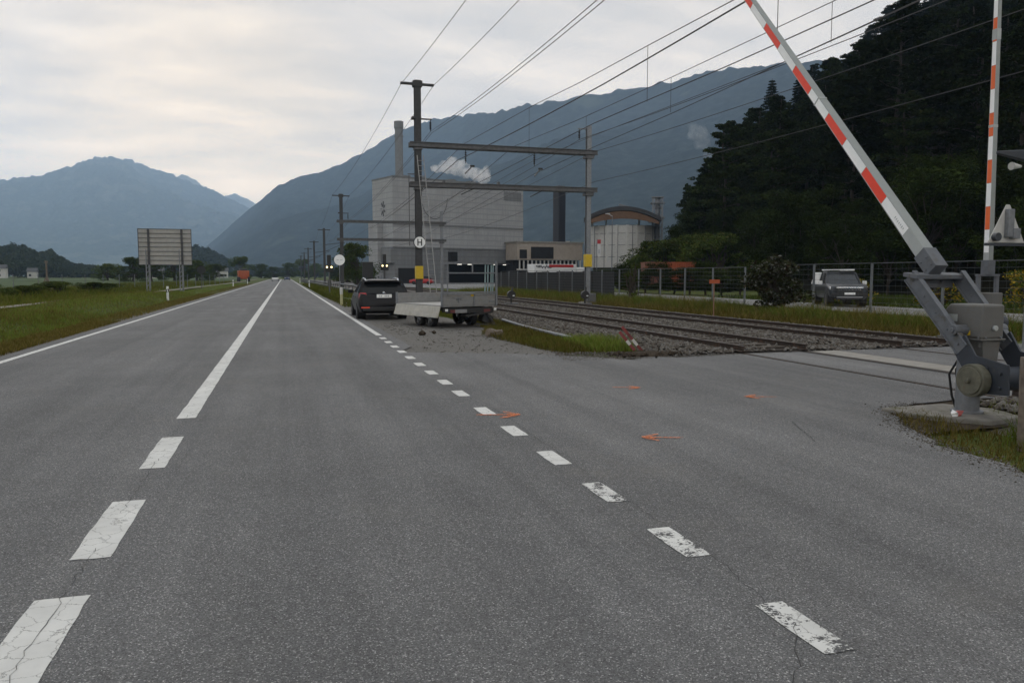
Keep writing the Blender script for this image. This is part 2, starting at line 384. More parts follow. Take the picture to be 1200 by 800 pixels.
# brighter, warmer layer low over the valley and towards the veiled sun
hz = n.new('ShaderNodeMapRange'); hz.inputs[1].default_value = .7; hz.inputs[2].default_value = .10; hz.inputs[3].default_value = 0; hz.inputs[4].default_value = 1; l.new(sx.outputs['Z'], hz.inputs[0])
tint = mixc(n, l, mth('POWER', hz.outputs[0], 1.3), (1.0, 1.0, .965), (1.26, 1.06, .86))
warm = mixc(n, l, 1, cr.outputs['Color'], tint, 'MULTIPLY')
d3 = n.new('ShaderNodeVectorMath'); d3.operation = 'DOT_PRODUCT'; l.new(V, d3.inputs[0]); d3.inputs[1].default_value = (-.06, .988, .14)
g3 = n.new('ShaderNodeMapRange'); g3.interpolation_type = 'SMOOTHSTEP'; g3.inputs[1].default_value = .972; g3.inputs[2].default_value = 1; g3.inputs[3].default_value = 0; g3.inputs[4].default_value = 1; l.new(d3.outputs['Value'], g3.inputs[0])
warm = mixc(n, l, g3.outputs[0], warm, mixc(n, l, 1, warm, (1.20, 1.12, .98), 'MULTIPLY'))
dt = n.new('ShaderNodeVectorMath'); dt.operation = 'DOT_PRODUCT'; l.new(V, dt.inputs[0])
dt.inputs[1].default_value = (math.sin(SUN_AZ) * math.cos(SUN_EL), math.cos(SUN_AZ) * math.cos(SUN_EL), math.sin(SUN_EL))
gl = n.new('ShaderNodeMapRange'); gl.inputs[1].default_value = -.6; gl.inputs[2].default_value = .85; gl.inputs[3].default_value = 1.75; gl.inputs[4].default_value = 1.0; l.new(dt.outputs['Value'], gl.inputs[0])
gv = n.new('ShaderNodeVectorMath'); gv.operation = 'SCALE'; l.new(warm, gv.inputs[0]); l.new(gl.outputs[0], gv.inputs['Scale'])
comp = mth('EXPONENT', mth('DIVIDE', .14, mth('MAXIMUM', sx.outputs['Z'], .09)))
fin0 = mixc(n, l, .9, sky.outputs['Color'], gv.outputs[0])
fv = n.new('ShaderNodeVectorMath'); fv.operation = 'SCALE'; l.new(fin0, fv.inputs[0]); l.new(comp, fv.inputs['Scale']); fin = fv.outputs[0]
l.new(fin, bg.inputs['Color'])
sl = bpy.data.lights.new('sun', 'SUN'); so = bpy.data.objects.new('sun', sl); COL.objects.link(so)
sl.energy = .7; sl.angle = R(25); sl.color = (1, .95, .88)
so.rotation_euler = (R(90) - SUN_EL, 0, math.pi - SUN_AZ)
so.location = (0, 0, 60)

# ------------------------------------------------------------------ haze
hb = MB().box((0, 0, 584), (28400, 28400, 1170)).build('haze', bpy.data.materials.new('haze air'))
hb['kind'] = 'stuff'
hm = hb.data.materials[0]; hm.use_nodes = True; hn = hm.node_tree.nodes; hn.clear()
ho = hn.new('ShaderNodeOutputMaterial'); pv = hn.new('ShaderNodeVolumePrincipled')
pv.inputs['Color'].default_value = HAZE_COL; pv.inputs['Density'].default_value = HAZE_D; pv.inputs['Anisotropy'].default_value = .3
hm.node_tree.links.new(pv.outputs[0], ho.inputs['Volume'])

# ------------------------------------------------------------------ ground sheet and flat surfaces
def seg_interp(x, pts):
    return np.interp(x, [p[0] for p in pts], [p[1] for p in pts])
def ground_z(x, y):
    x = np.asarray(x, float); y = np.asarray(y, float)
    flat = np.minimum(1, np.maximum(0, np.maximum((-5.9 - x) / 5, (x - 30) / 12)))
    z = -.06 + flat * (fbm(x * .22, y * .22, 3, 4) * .16)
    z += .34 * smoothstep((-6.6 - x) / 2.2) * smoothstep((x + 12.6) / 1.8) * smoothstep((y - 4) / 12) * smoothstep((90 - y) / 40)   # low grassy bank beside the road
    return z
xs = np.unique(np.concatenate([np.linspace(-13500, -400, 14), np.linspace(-400, -60, 35), np.linspace(-60, 70, 131), np.linspace(70, 400, 34), np.linspace(400, 13500, 14)]))
ys = np.unique(np.concatenate([np.linspace(-13500, -200, 8), np.linspace(-200, -20, 19), np.linspace(-20, 140, 161), np.linspace(140, 500, 46), np.linspace(500, 13500, 16)]))
def grid(name, X, Y, Z, mat, smooth=True):
    h, ww = X.shape; i = np.arange(h * ww).reshape(h, ww)
    q = np.stack([i[:-1, :-1], i[:-1, 1:], i[1:, 1:], i[1:, :-1]], -1).reshape(-1, 4)
    return np_mesh(name, np.stack([X, Y, Z], -1).reshape(-1, 3), q, mat, smooth=smooth)
GX, GY = np.meshgrid(xs, ys)
struct(grid('ground', GX, GY, ground_z(GX, GY), M['grassground']))

def sheet(name, poly, z, mat):
    from mathutils.geometry import tessellate_polygon
    P = [Vector((p[0], p[1], z)) for p in poly]
    tris = []
    for t in tessellate_polygon([P]):
        a_, b_, c_ = (P[i] for i in t)
        cr_ = (b_ - a_).cross(c_ - a_).z
        if abs(cr_) < 1e-9: continue
        tris.append(tuple(t) if cr_ > 0 else tuple(t)[::-1])
    me = bpy.data.meshes.new(name); me.from_pydata([tuple(p) for p in P], [], tris); me.materials.append(mat)
    o = bpy.data.objects.new(name, me); COL.objects.link(o); return struct(o)
def wob(pts, amp, step, seed):
    r = np.random.default_rng(seed); out = []
    for a, b in zip(pts[:-1], pts[1:]):
        k = max(1, int(math.hypot(b[0] - a[0], b[1] - a[1]) / step))
        for i in range(k):
            t = i / k; out.append((a[0] + (b[0] - a[0]) * t + r.normal(0, amp), a[1] + (b[1] - a[1]) * t + r.normal(0, amp)))
    out.append(pts[-1]); return out
# verge gravel edge left, road, junction, gravel shoulder
sheet('field', [(-700, 60), (-20, 95), (-14, 190), (-14, 420), (-700, 420)], .02, M['field'])
sheet('road_verge', wob([(-5.9, -12), (-5.85, 320)], .06, 1.2, 4) + [(-5.2, 320), (-5.2, -12)], -.03, M['gravel'])
sheet('road', [(-5.38, -12), (2.33, -12), (2.33, 16.2), (-5.38, 16.2)], 0, M['asphalt'])
sheet('road', [(-5.38, 16.2), (2.33, 16.2), (2.72, 17.2), (2.72, 320), (-5.38, 320)], 0, M['asphalt'])
near_edge = [(4.6, -12), (5.1, 0), (5.55, 3.2), (5.78, 4.74), (5.94, 5.76), (6.34, 6.6), (6.71, 7.18), (7.0, 7.5), (7.6, 7.72), (8.6, 7.8), (22.5, 7.6)]
far_edge = [(22.5, 14.6), (16, 13.9), (9.0, 13.75), (7.5, 13.5), (6.92, 13.82), (6.32, 13.4), (5.6, 14.2), (4.6, 15.0), (3.2, 15.6), (2.33, 16)]
sheet('side_road', [(2.33, -12)] + wob(near_edge, .03, .22, 6) + wob(far_edge, .05, .4, 9), -.004, M['asphalt2'])
sheet('gravel_shoulder', [(2.3, 15)] + wob([(5.2, 14.0), (5.6, 15.3), (5.3, 17.4), (5.15, 20.2), (5.9, 22.5), (6.2, 25.5), (5.7, 30), (4.9, 38), (3.6, 50), (2.75, 58)], .08, .6, 3), -.02, M['gravel'])
PC = [(-13.4, 34), (-13.2, 42), (-12.9, 56.7), (-12.1, 72), (-11.4, 85), (-10.6, 120), (-10, 180), (-9.8, 300)]
sheet('path', wob([(x + .42, y) for x, y in PC], .05, 4, 2) + wob([(x - .42, y) for x, y in PC[::-1]], .05, 4, 5), .06, M['path'])
sheet('service_road', [(23.2, -20), (28.6, -20), (29.5, 45), (30.5, 90), (27, 90), (24.0, 45)], .012, M['asphalt3'])
sheet('factory_yard', [(20, 84), (31, 92), (60, 100), (110, 160), (110, 230), (8, 230), (9, 140)], .016, M['asphalt3'])

M['trackbed'] = ground_mat('oily track bed', [(.035, .029, .025), (.06, .05, .044), (.045, .038, .033)], 3, 26, .9)
# ballast: a low embankment profile
def ballast(name, y0, y1, step):
    yy = np.arange(y0, y1 + .01, step); px = np.array([7.0, 7.5, 8.0, 11.0, 11.6, 12.3, 15.3, 16.0, 16.6])
    pz = np.array([-.08, -.03, .0, .0, -.03, .0, .0, -.03, -.08])
    X, Y = np.meshgrid(px, yy); Z = np.tile(pz, (len(yy), 1)) + fbm(X * 4, Y * 4, 8, 3) * .025
    X = X + fbm(Y * .7, X, 5, 3) * .08
    return struct(grid(name, X, Y, Z, M['ballast']))
ballast('ballast_bed', 13.72, 60, .35); ballast('ballast_bed', 60, 260, 4); ballast('ballast_bed', -10, 7.3, .35)
def xy_scatter(poly, n, seed):
    r = np.random.default_rng(seed); P = np.array(poly, float); lo, hi = P.min(0), P.max(0); out = []
    x1, y1 = P[:, 0], P[:, 1]; x2, y2 = np.roll(x1, -1), np.roll(y1, -1)
    tot = 0
    while tot < n:
        q = r.uniform(lo, hi, (n * 2, 2))
        c = ((y1[None] > q[:, 1:]) != (y2[None] > q[:, 1:])) & (q[:, :1] < (x2 - x1)[None] * (q[:, 1:] - y1[None]) / (y2 - y1 + 1e-12)[None] + x1[None])
        q = q[c.sum(1) % 2 == 1]; out.append(q); tot += len(q)
        if len(q) == 0: break
    return np.concatenate(out)[:n]
OCT = np.array([(1, 0, 0), (-1, 0, 0), (0, 1, 0), (0, -1, 0), (0, 0, 1), (0, 0, -1), (.62, .62, .5), (-.62, .62, .5), (.62, -.62, .5), (-.62, -.62, .5)], float)
OF = np.array([(4, 6, 8), (4, 8, 9), (4, 9, 7), (4, 7, 6), (0, 8, 6), (3, 9, 8), (1, 7, 9), (2, 6, 7), (0, 6, 2), (0, 3, 8), (1, 9, 3), (1, 2, 7), (5, 2, 0), (5, 0, 3), (5, 3, 1), (5, 1, 2)])
def stones(name, pts, zf, smin, smax, mat, seed):
    r = np.random.default_rng(seed); k = len(pts)
    s = r.uniform(smin, smax, (k, 1, 3)) * r.uniform(.6, 1.2, (k, 1, 1)); v = OCT[None] * (1 + r.normal(0, .16, (k, 10, 3))) * s
    a = r.uniform(0, 6.28, k); c, s_ = np.cos(a), np.sin(a); t = r.uniform(-.7, .7, k)
    x = v[..., 0] * c[:, None] - v[..., 1] * s_[:, None]; y = v[..., 0] * s_[:, None] + v[..., 1] * c[:, None]
    z = v[..., 2] + x * np.tan(t)[:, None] * .5
    V_ = np.stack([x + pts[:, :1], y + pts[:, 1:2], z + zf(pts[:, 0], pts[:, 1])[:, None]], -1).reshape(-1, 3)
    F = (OF[None] + (np.arange(k) * 10)[:, None, None]).reshape(-1, 3)
    return tag(np_mesh(name, V_, F, mat, k=3), kind='stuff')
bz = lambda x, y: np.interp(x, [7.0, 7.5, 8, 11, 11.6, 12.3, 15.3, 16, 16.6], [-.08, -.03, .02, .02, -.02, .02, .02, -.03, -.08]) + np.random.default_rng(1).uniform(-.01, .03, len(x))
def dpoly(ylo, yhi): return [(7.0, ylo), (16.5, ylo), (16.5, yhi), (7.0, yhi)]
p = np.concatenate([xy_scatter(dpoly(13.75, 24), 20000, 1), xy_scatter(dpoly(24, 40), 16000, 2), xy_scatter(dpoly(40, 62), 7000, 3), xy_scatter([(8.0, 4), (16, 4), (16, 7.5), (8.0, 7.5)], 5000, 4)])
ins = (np.abs(p[:, 0] - 9.75) < .68) | (np.abs(p[:, 0] - 13.73) < .68)
p = p[~ins | (np.random.default_rng(2).random(len(p)) < .3)]
stones('ballast_stones', p, bz, .025, .052, M['stone'], 3)
for cx_ in (9.75, 13.73):
    for a_, b_ in ((13.8, 60), (-10, 7.2)):
        X, Y = np.meshgrid(np.linspace(cx_ - .7, cx_ + .7, 9), np.arange(a_, b_, .3)); struct(grid('track_bed', X, Y, .025 + .02 * fbm(X * 5, Y * 5, 4, 3), M['trackbed']))
gp = xy_scatter([(2.6, 15.5), (5.1, 14.6), (5.1, 20), (5.6, 24), (5, 34), (2.8, 40)], 1700, 6)
stones('gravel_stones', gp, lambda x, y: np.full(len(x), -.015), .005, .012, M['stone'], 5)
gp2 = xy_scatter([(5.0, 13.5), (7.2, 13.4), (7.4, 14.6), (5.4, 15.2)], 1200, 8)
stones('gravel_stones', gp2, lambda x, y: np.full(len(x), -.01), .008, .02, M['stone'], 9)
def edge_band(line, w_, k, seed):
    r = np.random.default_rng(seed); P = np.array(line); L = np.r_[0, np.cumsum(np.hypot(*np.diff(P, axis=0).T))]; s = r.uniform(0, L[-1], k)
    return np.stack([np.interp(s, L, P[:, 0]) + r.normal(0, w_, k), np.interp(s, L, P[:, 1]) + r.normal(0, w_, k)], -1)
stones('edge_gravel', np.concatenate([edge_band(near_edge[2:9], .11, 1500, 61), edge_band([(5.5, 14.3), (6.32, 13.4), (6.92, 13.82), (7.5, 13.55), (9, 13.75)], .12, 900, 62), edge_band([(5.1, 20), (5.4, 17.4), (5.6, 15.3), (5.3, 14.2)], .2, 900, 63)]), lambda x, y: np.full(len(x), -.002), .004, .012, M['stone'], 64)
sheet('verge_soil', [(6.2, 6.3), (9.2, 6.3), (9.2, 7.95), (7.0, 7.95), (6.3, 7.0)], -.02, M['soil'])
stones('earth_clods', edge_band([(6.3, 14.0), (7.6, 14.0)], .16, 260, 65), lambda x, y: np.full(len(x), .03), .012, .045, M['soil'], 66)
# earth heap by the toppled marker
for nm, c, rad, hgt in (('earth', (6.95, 14.0), (.65, .32), .10),):
    a = np.linspace(0, 2 * math.pi, 29)[:-1]; rr = np.linspace(0, 1, 9)
    A, RR = np.meshgrid(a, rr); X = c[0] + np.cos(A) * RR * rad[0]; Y = c[1] + np.sin(A) * RR * rad[1]
    Z = -.03 + hgt * (1 - RR ** 2) * (1 + .5 * fbm(X * 9, Y * 9, 2, 4)) + .015
    X = np.concatenate([X, X[:, :1]], 1); Y = np.concatenate([Y, Y[:, :1]], 1); Z = np.concatenate([Z, Z[:, :1]], 1)
    struct(grid(nm, X, Y, Z, M['soil']))
# sleepers, rails (structure of the railway)
TR = (9.75, 13.73)
for cx_ in TR:
    m = MB(); y = 14.4
    while y < 62: m.box((cx_, y, .0), (2.4, .24, .12)); y += .62
    y = -6
    while y < 7.2: m.box((cx_, y, .0), (2.4, .24, .12)); y += .62
    struct(m.build('sleepers', M['sleeper'], bevel=.01))
    for s in (-1, 1):
        x = cx_ + s * .75
        for (a, b) in ((13.7, 260), (-12, 7.6)):
            m = MB(); prof = [(-.065, .03), (.065, .03), (.065, .042), (.012, .06), (.012, .12), (.034, .135), (.034, .155), (-.034, .155), (-.034, .135), (-.012, .12), (-.012, .06), (-.065, .042)]
            m.prism([(x + q[0], q[1]) for q in prof], 'y', a, b); m.box((x, (a + b) / 2, .157), (.05, b - a, .003), mi=1)
            struct(m.build('rail', [M['rail'], M['railtop']]))
        m = MB().box((x, 10.65, .002), (.07, 6.1, .008)); m.box((x + s * -.075, 10.65, .0005), (.055, 6.1, .004), mi=1)
        struct(m.build('embedded_rail', [M['rail'], M['crack']]))
sheet('crossing_panel', [(10.62, 7.75), (11.3, 7.75), (11.3, 13.7), (10.62, 13.7)], .003, M['concrete'])
for x in (10.6, 11.32): sheet('crossing_groove', [(x - .025, 7.72), (x + .025, 7.72), (x + .025, 13.72), (x - .025, 13.72)], .0015, M['crack'])

# ------------------------------------------------------------------ road markings
def mark(poly, mat=None, z=.004): return sheet('road_marking', poly, z, mat or M['white_paint'])
def strip(x, w, y0, y1, mat=None, sk=.0):
    pts = wob([(x - w / 2, y0), (x + w / 2, y0 + sk)], .004, .05, int(y0 * 50) % 997) + wob([(x + w / 2, y0), (x + w / 2, y1)], .003, .12, 11)[1:] + wob([(x + w / 2, y1), (x - w / 2, y1)], .006, .05, 13)[1:] + wob([(x - w / 2, y1), (x - w / 2, y0)], .003, .12, 17)[1:-1]
    return mark(pts, mat)
strip(-5.05, .14, -12, 320)
strip(2.39, .15, 20.6, 320)
for y0, y1, wx in ((.4, 1.6, .27), (2.55, 4.18, .25), (4.73, 5.9, .215), (6.86, 8.15, .2)): strip(-1.095, wx, y0, y1)
strip(-1.095, .2, 9.2, 320)
y = 1.44
for k, y in enumerate([.3, 1.45, 2.62, 3.79, 4.9, 6.02, 7.24, 8.45, 9.86, 11.0, 12.2, 13.4, 14.6, 15.8, 17.0, 18.2, 19.4]):
    strip(2.235 if y < 9 else 2.25 + .012 * (y - 9), .155, y, y + .51, M['white_worn'] if y < 5 else M['white_paint'])
def crack(pts, w, seed, z=.002, wa=.011):
    p = wob(pts, wa, .06, seed); m = MB(); r = np.random.default_rng(seed)
    for a, b in zip(p[:-1], p[1:]):
        d = Vector((b[0] - a[0], b[1] - a[1], 0)); q = Vector((-d.y, d.x, 0)).normalized() * w * r.uniform(.25, 1)
        m.add([(a[0] - q.x, a[1] - q.y, z), (a[0] + q.x, a[1] + q.y, z), (b[0] + q.x, b[1] + q.y, z), (b[0] - q.x, b[1] - q.y, z)], [(0, 1, 2, 3)])
    return struct(m.build('road_crack', M['crack']))
crack([(-1.08, 2.4), (-1.1, 4.9)], .0022, 1, .0065); crack([(-1.1, 5.6), (-1.09, 7.2)], .0022, 2, .0065); crack([(-1.11, 8.0), (-1.1, 9.4)], .002, 12, .0065)
crack([(1.75, 2.35), (1.95, 2.5), (2.1, 2.75), (2.22, 2.9)], .003, 3, .0065); crack([(2.22, 2.9), (2.3, 3.6), (2.33, 6), (2.4, 9)], .0025, 4, .0012)
crack([(7.6, 12.9), (8.4, 11.2), (9.2, 9.8), (9.6, 8.6)], .006, 5); crack([(6.6, 13.2), (8.2, 12.7), (8.7, 12.9)], .005, 6)
crack([(.3, 10.6), (1.5, 9.9), (2.3, 9.6)], .006, 9, .0012); crack([(4.9, 6.2), (5.3, 7.1)], .005, 10)
def spray(name, label, c, ang, sz, seed):
    m = MB(); ca, sa = math.cos(ang), math.sin(ang); r = np.random.default_rng(seed)
    def st(a, b, w):
        k = 9
        L = []; Rr = []
        for i in range(k + 1):
            t = i / k; x = a[0] + (b[0] - a[0]) * t; yv = a[1] + (b[1] - a[1]) * t; ww = w * r.uniform(.5, 1.1) * (.5 if i in (0, k) else 1)
            d = Vector((b[0] - a[0], b[1] - a[1])).normalized(); L.append((x - d.y * ww, yv + d.x * ww)); Rr.append((x + d.y * ww, yv - d.x * ww))
        for i in range(k):
            q = [L[i], L[i + 1], Rr[i + 1], Rr[i]]
            m.add([(c[0] + (p[0] * ca - p[1] * sa) * sz, c[1] + (p[0] * sa + p[1] * ca) * sz, .0055 + spray.z) for p in q], [(0, 1, 2, 3)])
        spray.z += .0004
    spray.z = 0
    st((-.5, 0), (.5, 0), .07); st((-.5, 0), (-.05, .42), .075); st((-.5, 0), (-.12, -.4), .07); st((-.42, .06), (-.2, -.08), .12)
    return tag(m.build(name, M['orange_spray']), label, 'paint mark', 'orange survey arrows on the asphalt')
spray('sprayed_arrow', 'orange sprayed arrow lowest on the junction asphalt, biggest of the four marks', (3.55, 6.76), R(-20), .4, 1)
spray('sprayed_arrow', 'orange sprayed arrow on the junction asphalt nearest the barrier', (6.0, 8.7), R(-20), .42, 2)
spray('sprayed_arrow', 'small orange sprayed arrow on the junction asphalt, farthest towards the toppled marker', (4.65, 9.98), R(160), .4, 3)
spray('sprayed_arrow', 'orange spray scrawl crossing one white dash of the dashed line', (2.32, 8.42), R(165), .5, 4)
# bits of bark and a leaf on the road
tag(MB().add([(-2.36, 4.55, .01), (-2.33, 4.66, .022), (-2.26, 4.72, .012), (-2.30, 4.6, .006)], [(0, 1, 2, 3)]).build('leaf', simple('dry leaf', (.35, .3, .2), .8)), 'pale dry leaf lying on the asphalt left of the centre line', 'leaf')
# ------------------------------------------------------------------ vegetation helpers
def blades(name, pts, zf, h0, h1, wd, mat, seed, lean=.5, clump=None):
    r = np.random.default_rng(seed); k = len(pts)
    h = r.uniform(h0, h1, k) * np.clip(1 + .5 * fbm(pts[:, 0] * 1.6, pts[:, 1] * 1.6, seed, 3), .35, 1.8)
    a = r.uniform(0, 6.283, k); d = np.stack([np.cos(a), np.sin(a)], -1); b = r.uniform(0, 6.283, k); L = np.stack([np.cos(b), np.sin(b)], -1) * (r.uniform(.1, lean, k) * h)[:, None]
    ww = (wd * r.uniform(.6, 1.3, k))[:, None]; z = zf(pts[:, 0], pts[:, 1]) - .01
    rows = []
    for t, wf in ((0, 1), (.55, .8), (1, .12)):
        c = pts + L * t ** 1.8
        for s in (-1, 1):
            rows.append(np.concatenate([c + s * d * ww * wf / 2, (z + h * t * (1 - .12 * t))[:, None]], 1))
    V_ = np.stack(rows, 1).reshape(-1, 3)
    q = np.array([(0, 1, 3, 2), (2, 3, 5, 4)])
    F = (q[None] + (np.arange(k) * 6)[:, None, None]).reshape(-1, 4)
    return tag(np_mesh(name, V_, F, mat), kind='stuff')

def leaf_quads(cent, size, r, flat=0.):
    k = len(cent); nrm = r.normal(0, 1, (k, 3)); nrm[:, 2] = np.abs(nrm[:, 2]) + flat
    nrm /= np.linalg.norm(nrm, axis=1, keepdims=True)
    t = np.cross(nrm, r.normal(0, 1, (k, 3))); t /= np.linalg.norm(t, axis=1, keepdims=True); b = np.cross(nrm, t)
    s = (size * r.uniform(.6, 1.35, k))[:, None]
    V_ = np.stack([cent - t * s, cent - b * s * .55 + nrm * s * .1, cent + t * s, cent + b * s * .55 + nrm * s * .1], 1).reshape(-1, 3)
    F = np.arange(k * 4).reshape(-1, 4)
    return V_, F
def limb(m, a, b, r0, r1, r, seg=4, wig=.06, n=6):
    a, b = np.array(a, float), np.array(b, float); L = np.linalg.norm(b - a); P = [a + (b - a) * i / seg + (r.normal(0, wig * L, 3) if 0 < i < seg else 0) for i in range(seg + 1)]
    for i in range(seg): m.cyl(P[i], P[i + 1], r0 + (r1 - r0) * i / seg, r0 + (r1 - r0) * (i + 1) / seg, n, caps=False)
def make_tree(kind, seed, h, leaves=4200, leaf=.3, crown=None, mat=None, name='tree', low=.22):
    r = np.random.default_rng(seed); root = empty(name, (0, 0, 0)); m = MB(); C = []
    if kind == 'pine':
        limb(m, (0, 0, 0), (r.normal(0, .3), r.normal(0, .3), h * .97), .26, .05, r, 6, .006, 7)
        nb = 34; base = r.uniform(.3, .48)
        for i in range(nb):
            t = base + (1 - base) * (i / nb) ** .85; z = h * t; a = i * 2.4 + r.normal(0, .4); u = (t - base) / (1 - base)
            L = (crown or h * .2) * (1.05 - u ** 1.6) * r.uniform(.55, 1.15) * (.55 + .45 * min(1, u * 5)); e = np.array([math.cos(a) * L, math.sin(a) * L, z + L * r.uniform(-.05, .3)])
            limb(m, (0, 0, z - .2), e, .06, .015, r, 3, .04, 4)
            for q in range(4):
                p = np.array([0, 0, z]) + (e - np.array([0, 0, z])) * r.uniform(.45, 1.02); C.append((p + r.normal(0, .3, 3) * (1, 1, .4), L * .26 + .35, .42))
    elif kind == 'spruce':
        limb(m, (0, 0, 0), (0, 0, h), .22, .02, r, 5, .002, 7)
        k = int(h * 2.1)
        for i in range(k):
            t = .1 + .9 * i / k; z = h * t; L0 = (crown or h * .17) * (1 - t) ** .85 + .12
            for j in range(6):
                a = j * 1.047 + i * .7 + r.normal(0, .2); L = L0 * r.uniform(.6, 1.2); e = np.array([math.cos(a) * L, math.sin(a) * L, z - L * .32])
                for q in (.4, .7, 1): C.append((np.array([0, 0, z]) + (e - np.array([0, 0, z])) * q, .12 + L * .13, .35))
    else:
        limb(m, (0, 0, 0), (r.normal(0, .3), r.normal(0, .3), h * .45), .2, .13, r, 4, .02, 7)
        W = crown or h * .3
        for i in range(26):
            a = r.uniform(0, 6.283); zz = r.uniform(low, 1); rad = W * math.sqrt(max(.05, 1 - ((zz - (.55 if low > .1 else .42)) / (.5 if low > .1 else .6)) ** 2)) * r.uniform(.3, 1.05)
            e = np.array([math.cos(a) * rad, math.sin(a) * rad, h * min(zz, .93)])
            limb(m, (0, 0, h * r.uniform(.15, .42)), e, .07, .015, r, 3, .06, 4)
            C.append((e, W * r.uniform(.2, .4), .8)); C.append((e * (r.uniform(.5, .9), r.uniform(.5, .9), r.uniform(.85, 1)), W * r.uniform(.15, .3), .8))
    per = max(4, leaves // len(C)); cs = []
    for c, s, fl in C:
        d = r.normal(0, 1, (per, 3)); d /= np.linalg.norm(d, axis=1, keepdims=True); d *= (r.uniform(.2, 1, per) ** .5)[:, None] * s * (1, 1, fl); cs.append(c + d)
    V_, F = leaf_quads(np.concatenate(cs), leaf, r, .3)
    tr = m.build('trunk', M['bark'], root, fix=False)
    cr_ = np_mesh('crown', V_, F, mat, root)
    return root
def put(proto, loc, rz, sc, label, cat, group=None, first=[None]):
    c = copy_tree(proto); c.location = loc; c.rotation_euler = (0, 0, rz); c.scale = sc if hasattr(sc, '__len__') else (sc,) * 3
    return tag(c, label, cat, group)
def kill(t):
    for ch in list(t.children): kill(ch)
    bpy.data.objects.remove(t)

# ------------------------------------------------------------------ wooded hill on the right
# azimuth (deg from the road), slope of the silhouette's sight line, ridge distance, foot distance
HA = np.array([24, 27.0, 28.5, 29.7, 31.7, 33.4, 34.5, 36.4, 38.3, 39.8, 41.8, 43.7, 49, 56.7, 65.7, 80, 100])
HS = np.array([0, .0, .09, .113, .1435, .161, .180, .206, .233, .253, .277, .30, .352, .372, .36, .34, .3])
HR = np.array([150, 150, 150, 155, 172, 185, 196, 210, 225, 235, 246, 255, 275, 290, 300, 300, 300])
def hill_z(X, Y):
    az = np.degrees(np.arctan2(X, Y)); D = np.hypot(X, Y)
    s = np.interp(az, HA, HS); rd = np.interp(az, HA, HR); foot = np.clip(49 / np.maximum(.2, np.sin(np.radians(np.clip(az, 5, 100)))), 50, 118)
    top = np.maximum(0, s * rd + 1.6 - 17)
    t = np.clip((D - foot) / (rd - foot), 0, 2.2)
    z = top * np.where(t < 1, t ** 1.1, 1 - .12 * (t - 1))
    z = z + np.where(t > 0, fbm(X * .09, Y * .09, 4, 4) * np.minimum(3, top * .1), 0)
    ok = smoothstep((az - 25.5) / 3)
    return np.where(D < foot, -.5, z * ok - .3)
hx, hy = np.meshgrid(np.linspace(40, 420, 96), np.linspace(-60, 330, 98))
struct(grid('wooded_hill', hx, hy, hill_z(hx, hy), M['forestfloor']))
protos = {}
for i in range(4): protos['pine', i] = make_tree('pine', 20 + i, 19 + i, 10500, .17, mat=M['pine'], name='pine_tree')
for i in range(2): protos['spruce', i] = make_tree('spruce', 30 + i, 20 + 3 * i, 11000, .15, mat=M['spruce'], name='spruce_tree')
for i in range(3): protos['decid', i] = make_tree('decid', 40 + i, 11 + i, 13000, .125, mat=M['decid'], name='broadleaf_tree')
LBL = {'pine': ('dark tall pine with bare lower trunk on the steep wooded hillside', 'pine tree'), 'spruce': ('dark pointed spruce standing among the pines on the wooded hillside', 'spruce tree'), 'decid': ('dark green broadleaf tree along the foot of the wooded hillside', 'broadleaf tree')}
r = np.random.default_rng(77); placed = []; tries = 0
while len(placed) < 250 and tries < 60000:
    tries += 1
    az = r.uniform(29.6, 56.5); ss = np.interp(az, HA, HR); u = r.uniform(0, 1)
    ft = 49 / math.sin(math.radians(az)); D = ft + (ss - ft) * (.06 + .98 * u ** .85)
    if D < ft + 6: continue
    x, y = D * math.sin(math.radians(az)), D * math.cos(math.radians(az))
    mind = 4.3 if D < 140 else 4.9
    if any((x - q[0]) ** 2 + (y - q[1]) ** 2 < mind ** 2 for q in placed): continue
    placed.append((x, y)); k = 'spruce' if r.random() < .08 else 'pine'; i = int(r.integers(0, 4 if k == 'pine' else 2))
    sc_ = r.uniform(.75, 1.12) * (1 if az > 31 else .85)
    lb = LBL[k]; put(protos[k, i], (x, y, float(hill_z(np.array(x), np.array(y))) - .2), r.uniform(0, 6.28), (sc_ * r.uniform(1.05, 1.35), sc_ * r.uniform(1.05, 1.35), sc_), lb[0], lb[1], 'trees covering the wooded hillside')
# landmark trees on the skyline
def azp(az, D): return D * math.sin(R(az)), D * math.cos(R(az))
def lone(kind, i, az, D, topslope, label, cat, wid=1):
    x, y = azp(az, D); z = float(hill_z(np.array(x), np.array(y))); h = topslope * D + 1.6 - z
    base = {'pine': 19 + i, 'spruce': 20 + 3 * i, 'decid': 11 + i}[kind]; s = h / base
    put(protos[kind, i], (x, y, z - .2), az, (s * wid, s * wid, s), label, cat)
lone('spruce', 0, 34.75, 190, .237, 'pointed dark spruce rising alone above the forest edge, beside the raised boom', 'spruce tree', 1.35)
lone('pine', 1, 29.15, 142, .116, 'slim dark pine at the left end of the forest, beside the silo', 'pine tree', .62)
lone('pine', 2, 30.1, 146, .112, 'dark pine second from the left end of the forest', 'pine tree', .8)
# broadleaf edge along the foot of the hill
for k in range(54):
    az = r.uniform(27.6, 57); ft = 49 / math.sin(R(az)); D = ft + r.uniform(-6, 9); x, y = azp(az, D); s = r.uniform(.42, .8)
    put(protos['decid', int(r.integers(0, 3))], (x, y, max(-.1, float(hill_z(np.array(x), np.array(y)))) - .1), r.uniform(0, 6.28), (s * 1.25, s * 1.25, s), LBL['decid'][0], LBL['decid'][1], 'broadleaf trees at the foot of the hill')
